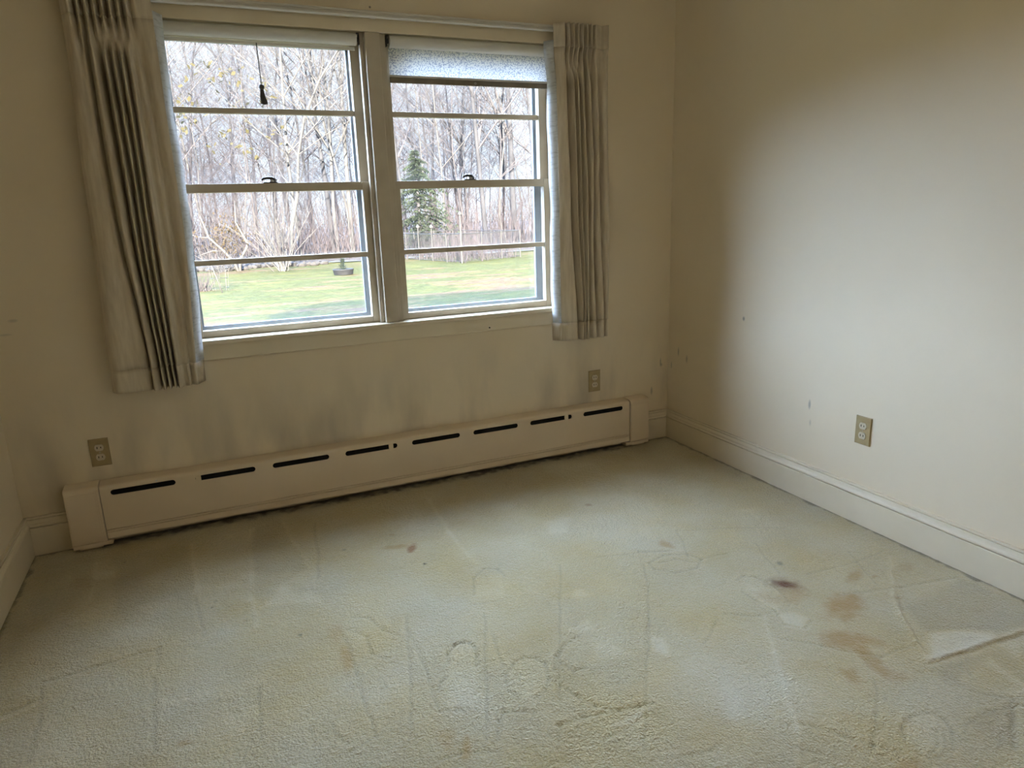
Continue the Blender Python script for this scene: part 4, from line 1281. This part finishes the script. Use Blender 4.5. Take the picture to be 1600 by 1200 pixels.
# forest trees far behind the lawn: a few models, each tree its own object
variants = [make_tree('woodland_tree', 100 + i, h, r, sp, g, bk, tw, 0.0, 3) for i, (h, r, sp, g, bk, tw) in enumerate([
    (14, .075, .85, .07, 'bark_grey', 'twig'), (12, .06, .95, .09, 'bark_brown', 'twig'), (16, .10, .8, .06, 'bark_grey', 'twig'),
    (10, .045, 1.0, .11, 'bark_pale', 'twig'), (7.5, .036, 1.0, .12, 'bark_brown', 'twig'), (13, .065, .9, .08, 'bark_pale', 'twig_pale'),
    (6.0, .032, 1.0, .13, 'bark_brown', 'brush'), (8.5, .05, 1.0, .11, 'bark_pale', 'twig')])]
used = [False] * len(variants)
variants_tall = [True, True, True, True, False, True, False, False]
count = 0
for k in range(205):
    y = 32 + (k / 165) ** 1.2 * 40 if k < 165 else rnd.uniform(32, 60)
    az = rnd.uniform(-6, 33) if k < 165 else rnd.uniform(-24, -6)
    i = rnd.randrange(len(variants))
    if used[i]:
        t = copy_tree(variants[i])
    else:
        t = variants[i]
        used[i] = True
    t.location = (ray_x(az, y), y, GZ)
    s = rnd.uniform(.75, 1.25)
    t.scale = (s, s, s * rnd.uniform(.9, 1.15))
    t.rotation_euler = (rnd.gauss(0, .04), rnd.gauss(0, .04), rnd.random() * 6.28)
    bark = t.data.materials[0].name.split()[0]
    tall = variants_tall[i]
    kind = {'grey': 'grey-barked', 'warm': 'brown-barked', 'pale': 'pale-barked'}[bark]
    size = 'tall' if tall else 'small'
    tag(t, f'{size} {kind} leafless tree in the dense woods behind the lawn', 'tree', f'{size} {kind} trees of the woods')

# trees one can pick out in front of the woods
specials = [
    ('pale slim tree trunk at the wood edge left of its twin', 9.2 + 1.0, 33.0, 15, .10, .6, .03, 'bark_pale', 'twig_pale', 41),
    ('brightest pale tree trunk at the wood edge beyond the planter', 11.35, 34.0, 16, .13, .6, .02, 'bark_pale', 'twig_pale', 42),
    ('grey tree trunk at the right edge of the left window', 12.75, 34.5, 16, .12, .6, .02, 'bark_grey', 'twig', 43),
    ('dark grey tree rising behind the middle of the wire fence', 21.9, 31.5, 15, .14, .8, .04, 'bark_grey', 'twig', 44),
    ('thick grey tree rising behind the right end of the wire fence', 24.2, 33.0, 17, .18, .75, .04, 'bark_grey', 'twig', 45),
    ('slim grey tree at the right edge of the right window', 25.6, 35.0, 15, .11, .8, .05, 'bark_grey', 'twig', 46),
    ('white-barked tree behind the multi-stemmed shrub', 7.4, 30.0, 14, .08, .8, .06, 'bark_pale', 'twig_pale', 47),
    ('grey forked tree left of the evergreen', 15.6, 33.0, 14, .10, .85, .06, 'bark_grey', 'twig', 48),
]
for lab, az, y, h, r, sp, g, bk, tw, sd in specials:
    t = make_tree('bare_tree', sd, h, r, sp, g, bk, tw, 0.0, 3)
    t.location = (ray_x(az, y), y, GZ)
    tag(t, lab, 'tree')

# a nearer tree whose long arching pale branches cross the upper left window
t = make_tree('arching_tree', 77, 9.0, .085, 1.0, .12, 'bark_pale', 'twig_pale', 0.05, 3)
t.location = (ray_x(6.6, 27.5), 27.5, GZ)
tag(t, 'nearer pale tree with long arching branches and a few yellow leaves', 'tree')
mb = MB()
for k in range(50):
    q = Vector((rnd.uniform(-4.5, 0.3), rnd.uniform(-1, 1), rnd.uniform(4.2, 7.6)))
    for _ in range(4):
        c = q + Vector((rnd.gauss(0, .14), rnd.gauss(0, .14), rnd.gauss(0, .12)))
        a, b = Vector((rnd.gauss(0, 1), rnd.gauss(0, 1), rnd.gauss(0, 1))).normalized() * .11, Vector((rnd.gauss(0, 1), rnd.gauss(0, 1), rnd.gauss(0, 1))).normalized() * .08
        i = len(mb.v)
        mb.v += [tuple(c - a), tuple(c + b), tuple(c + a), tuple(c - b)]
        mb.f.append((i, i + 1, i + 2, i + 3))
mb.build('yellow_leaves', 'yellow_leaf', t)['kind'] = 'stuff'


def stems(mb, cx, cy, n, h, spread, r, rng, curve=.25, segs=5, sides=4, forks=0):
    for _ in range(n):
        a = rng.random() * 2 * PI
        s = spread * (rng.random() ** .7)
        d = Vector((math.cos(a) * s, math.sin(a) * s, 1)).normalized()
        hh = h * rng.uniform(.55, 1.1)
        p = Vector((cx + rng.gauss(0, .10), cy + rng.gauss(0, .10), -0.05))
        pts, rad = [p.copy()], [r]
        for k in range(segs):
            d = (d + Vector((rng.gauss(0, .08), rng.gauss(0, .08), 0)) + Vector((math.cos(a), math.sin(a), 0)) * curve * s / segs).normalized()
            p = p + d * hh / segs
            pts.append(p.copy())
            rad.append(r * (1 - .8 * (k + 1) / segs))
            for _f in range(forks if k > 0 else 0):
                aa = rng.random() * 2 * PI
                dd = (d + Vector((math.cos(aa), math.sin(aa), .1)) * .7).normalized()
                L2 = hh * rng.uniform(.15, .34)
                mid = p + dd * L2 * .5 + Vector((0, 0, .03))
                mb.tube([p, mid, p + dd * L2 + Vector((0, 0, L2 * .25))], [rad[-1] * .6, rad[-1] * .45, .004], 3, caps=False)
        mb.tube(pts, rad, sides, caps=False)


rng = random.Random(9)
sh = empty('bare_shrub', (ray_x(5.9, 23.4), 23.4, GZ))
tag(sh, 'tall bare shrub with many pale stems fanning from one base', 'shrub')
mb = MB()
stems(mb, 0, 0, 30, 3.4, .80, .017, rng, .5, 6, 4, 2)
mb.build('stems', 'twig_pale', sh, smooth=True)

sh = empty('crooked_shrub', (ray_x(2.75, 24.6), 24.6, GZ))
tag(sh, 'pale crooked forked shrub with yellowish leaves behind it', 'shrub')
mb = MB()
mb.tube([(0, 0, -.05), (-.12, 0, .35), (-.42, 0, .75), (-.86, .0, 1.25), (-.95, 0, 1.62), (-1.05, 0, 2.0)], [.06, .055, .045, .038, .03, .015], 6)
mb.tube([(0.05, 0, -.05), (.08, 0, .4), (.38, 0, .85), (.42, 0, 1.0), (.22, 0, 1.45), (.10, 0, 1.75), (.16, 0, 2.5)], [.055, .055, .05, .045, .035, .028, .012], 6)
mb.tube([(-.86, 0, 1.25), (-1.2, .05, 1.28), (-1.5, 0, 1.4)], [.025, .018, .008], 5)
mb.tube([(-.42, 0, .75), (-.8, -.05, .78), (-1.3, 0, .62)], [.022, .016, .008], 5)
stems(mb, -.5, 0, 26, 1.6, 1.1, .012, rng, .6, 4, 3, 1)
mb.build('branches', 'twig_pale', sh, smooth=True)
mb = MB()
for k in range(520):
    c = Vector((rng.gauss(-.25, .42), rng.gauss(.5, .3), abs(rng.gauss(1.25, .38))))
    a, b = Vector((rng.gauss(0, 1), rng.gauss(0, 1), rng.gauss(0, 1))).normalized() * .05, Vector((rng.gauss(0, 1), rng.gauss(0, 1), rng.gauss(0, 1))).normalized() * .04
    i = len(mb.v)
    mb.v += [tuple(c - a), tuple(c + b), tuple(c + a), tuple(c - b)]
    mb.f.append((i, i + 1, i + 2, i + 3))
mb.build('leaves', 'dry_leaf', sh)['kind'] = 'stuff'

# tangled dry brush along the wood edge: nobody could count it
mb = MB()
rng = random.Random(31)
for k in range(760):
    y = rng.uniform(28, 44)
    x = ray_x(rng.uniform(-5, 32) if k < 620 else rng.uniform(-24, -5), y)
    stems(mb, x, y, 5, rng.uniform(1.4, 3.6) * (1 + (y - 28) * .03), .5, .016, rng, .5, 3, 3, 1)
mb.v = [(v[0], v[1], v[2] + GZ) for v in mb.v]
tag(mb.build('undergrowth', 'brush', smooth=True), 'tangled brown undergrowth along the edge of the woods', 'undergrowth', kind='stuff')


def conifer(name, label, x, y, h, r0, seed):
    rng = random.Random(seed)
    root = tag(empty(name, (x, y, GZ)), label, 'tree')
    MB().tube([(0, 0, -.1), (0.03, 0, h * .5), (0, 0, h)], [.13, .08, .01], 7).build('trunk', 'bark_brown', root, smooth=True)
    mb = MB()
    tiers = 17
    for t in range(tiers):
        f = t / (tiers - 1)
        z = h * (.10 + .88 * f)
        R = r0 * (1 - f) ** .85 + .12
        nb = int(10 - 4 * f)
        for b in range(nb):
            a = 2 * PI * (b + rng.random() * 1.6) / nb
            z = h * (.10 + .88 * f) + rng.gauss(0, .12)
            L = R * rng.uniform(.45, 1.25)
            dirv = Vector((math.cos(a), math.sin(a), 0))
            sd = Vector((-dirv.y, dirv.x, 0))
            for k in range(9):
                u = (k + .5) / 9
                p = dirv * L * u + Vector((0, 0, z - .32 * L * u * u))
                w = .26 * (1 - .6 * u)
                for s in (-1, 1):
                    for q in range(3):
                        e = p + sd * s * w * rng.uniform(.6, 1.3) + dirv * rng.uniform(.02, .2) + Vector((0, 0, rng.uniform(-.16, .02)))
                        m = p + Vector((rng.gauss(0, .03), rng.gauss(0, .03), rng.uniform(-.02, .05)))
                        i = len(mb.v)
                        mb.v += [tuple(p), tuple(m + dirv * .05), tuple(e)]
                        mb.f.append((i, i + 1, i + 2))
    mb.build('boughs', 'needle', root)['kind'] = 'stuff'
    return root


conifer('evergreen_tree', 'dark green evergreen standing behind the wire fence', ray_x(16.6, 28.5), 28.5, 4.5, 2.9, 5)

# wire-fenced garden pen
pen = tag(empty('wire_fence', (7.2, 23.4, GZ)), 'galvanised wire garden fence with pale posts around dry plants', 'fence')
corners = [(5.35, 26.4), (6.66, 21.7), (9.55, 22.8), (8.3, 27.3)]


def put_p(mb, nm, material, parent=pen, **kw):
    mb.v = [(v[0] - 7.2, v[1] - 23.4, v[2] - GZ) for v in mb.v]
    return mb.build(nm, material, parent, **kw)


H = 1.06
wires = MB()
for k in range(4):
    a, b = Vector((*corners[k], GZ)), Vector((*corners[(k + 1) % 4], GZ))
    d = b - a
    L = d.length
    npost = max(2, round(L / 0.95))
    for j in range(npost):
        p = a + d * j / npost
        tall = (k == 1 and j == 0)
        capd = (k == 0 and j in (2, 3))
        hh = 1.72 if tall else (1.26 if capd else H + .03)
        po = put_p(MB().tube([p - Vector((0, 0, .1)), p + Vector((0, 0, hh))], .026 if not tall else .03, 8), 'post', 'fence_metal' if not tall else 'white_paint')
        if tall or capd:
            c = p + Vector((0, 0, hh))
            put_p(MB().tube([c, c + Vector((0, 0, .03)), c + Vector((0, 0, .10)), c + Vector((0, 0, .15))], [.04, .075, .06, .01], 8), 'post_cap', 'white_paint', po)
    for z in (H, .06):
        put_p(MB().tube([a + Vector((0, 0, z)), (a + b) / 2 + Vector((0, 0, z - .02)), b + Vector((0, 0, z))], .017 if z == H else .010, 6), 'rail', 'fence_metal')
    n = int(L / .085)
    for s in (-1, 1):
        for j in range(-12, n + 12):
            u0, u1 = j * .085, j * .085 + s * H
            z0, z1 = .03, H
            lo, hi = min(u0, u1), max(u0, u1)
            if hi <= 0 or lo >= L:
                continue
            ta, tb = 0.0, 1.0
            for bound in (0.0, L):
                t = (bound - u0) / (u1 - u0)
                if (bound == 0.0) == (u1 > u0):
                    ta = max(ta, t) if 0 < t < 1 else ta
                else:
                    tb = min(tb, t) if 0 < t < 1 else tb
            p = a + d.normalized() * (u0 + (u1 - u0) * ta) + Vector((0, 0, z0 + (z1 - z0) * ta))
            q = a + d.normalized() * (u0 + (u1 - u0) * tb) + Vector((0, 0, z0 + (z1 - z0) * tb))
            wires.tube([p, q], .0028, 3, caps=False)
put_p(wires, 'wire_mesh', 'fence_metal')['kind'] = 'stuff'
mb = MB()
rng = random.Random(12)
for k in range(120):
    u, v = rng.random(), rng.random()
    p = (Vector(corners[0]) * (1 - u) + Vector(corners[3]) * u) * (1 - v) + (Vector(corners[1]) * (1 - u) + Vector(corners[2]) * u) * v
    stems(mb, p.x, p.y, 5, rng.uniform(.5, 1.15), .5, .011, rng, .4, 3, 3, 1)
mb.v = [(v[0], v[1], v[2] + GZ) for v in mb.v]
tag(mb.build('dry_plants', 'brush'), 'dry brown plants growing inside the wire fence', 'plants', kind='stuff')

# low round planter with a small evergreen
pl = tag(empty('round_planter', (1.98, 20.1, GZ)), 'low round grey planter on the lawn with a little evergreen', 'planter')
mb = MB()
n = 24
prof = [(0.30, 0.0), (0.335, 0.15), (0.345, 0.165), (0.335, 0.18), (0.315, 0.18), (0.30, 0.13), (0.0, 0.13)]
for r_, z in prof[:-1]:
    mb.v += [(r_ * math.cos(2 * PI * j / n), r_ * math.sin(2 * PI * j / n), z) for j in range(n)]
for k in range(len(prof) - 2):
    for j in range(n):
        a, b = k * n + j, k * n + (j + 1) % n
        mb.f.append((a, b, b + n, a + n))
mb.build('bowl', 'planter', pl, smooth=True)
MB().tube([(0, 0, .10), (0, 0, .14)], .30, 20).build('soil', 'soil', pl)
mb = MB()
rng = random.Random(3)
for k in range(260):
    f = rng.random()
    a = rng.random() * 2 * PI
    R = .15 * (1 - f) + .02
    c = Vector((math.cos(a) * R * rng.random(), math.sin(a) * R * rng.random(), .14 + .36 * f))
    e = c + Vector((math.cos(a) * .07, math.sin(a) * .07, .05))
    sd = Vector((-math.sin(a), math.cos(a), .2)) * .014
    i = len(mb.v)
    mb.v += [tuple(c - sd), tuple(c + sd), tuple(e)]
    mb.f.append((i, i + 1, i + 2))
mb.build('small_evergreen', 'needle', pl)['kind'] = 'stuff'

# leaning stake, wire cage and dead plant on the left of the lawn
MBs = MB().tube([(0, 0, -.06), (-.10, .05, .38), (-.21, .10, .80)], [.016, .016, .015], 7)
o = MBs.build('garden_stake', 'white_paint', smooth=True)
o.location = (-1.80, 16.75, GZ)
tag(o, 'thin white stake leaning on the lawn at the left', 'stake')
cage = tag(empty('wire_cage', (-1.82, 17.4, GZ)), 'small grey wire plant cage beside the leaning white stake', 'plant cage')
for z, r_ in ((.08, .20), (.34, .22), (.60, .24)):
    MB().tube([(r_ * math.cos(t), r_ * math.sin(t), z) for t in np.linspace(0, 2 * PI, 17)], .006, 5).build('hoop', 'fence_metal', cage)
for k in range(8):
    a = 2 * PI * k / 8
    MB().tube([(.19 * math.cos(a), .19 * math.sin(a), -.06), (.24 * math.cos(a), .24 * math.sin(a), .64)], .005, 4).build('wire', 'fence_metal', cage)
mb = MB()
rng = random.Random(17)
stems(mb, 0, 0, 60, .62, .8, .010, rng, .5, 3, 3, 1)
o = mb.build('dead_plant', 'brush')
o.location = (-2.30, 17.6, GZ)
tag(o, 'clump of dead brown stems left of the wire cage', 'plant')

# pale stones bordering the lawn on the left
rng = random.Random(27)
proto = None
for k in range(34):
    if proto is None or k < 3:
        bm = bmesh.new()
        bmesh.ops.create_icosphere(bm, subdivisions=2, radius=1)
        for v in bm.verts:
            v.co *= 1 + rng.uniform(-.16, .16)
        me = bpy.data.meshes.new('border_stone')
        bm.to_mesh(me)
        bm.free()
        o = link('border_stone', me, 'stone', smooth=False)
        proto = o
    else:
        o = proto.copy()
        COL.objects.link(o)
    y = 25.7 + rng.gauss(0, .35)
    o.location = (ray_x(-0.8 + k * .30 + rng.uniform(-.1, .1), y), y, GZ + .05)
    s = rng.uniform(.10, .20)
    o.scale = (s * 1.4, s, s * .8)
    o.rotation_euler = (0, 0, rng.random() * 6)
    tag(o, 'pale stone in the low border between lawn and woods', 'stone', 'stones bordering the lawn')
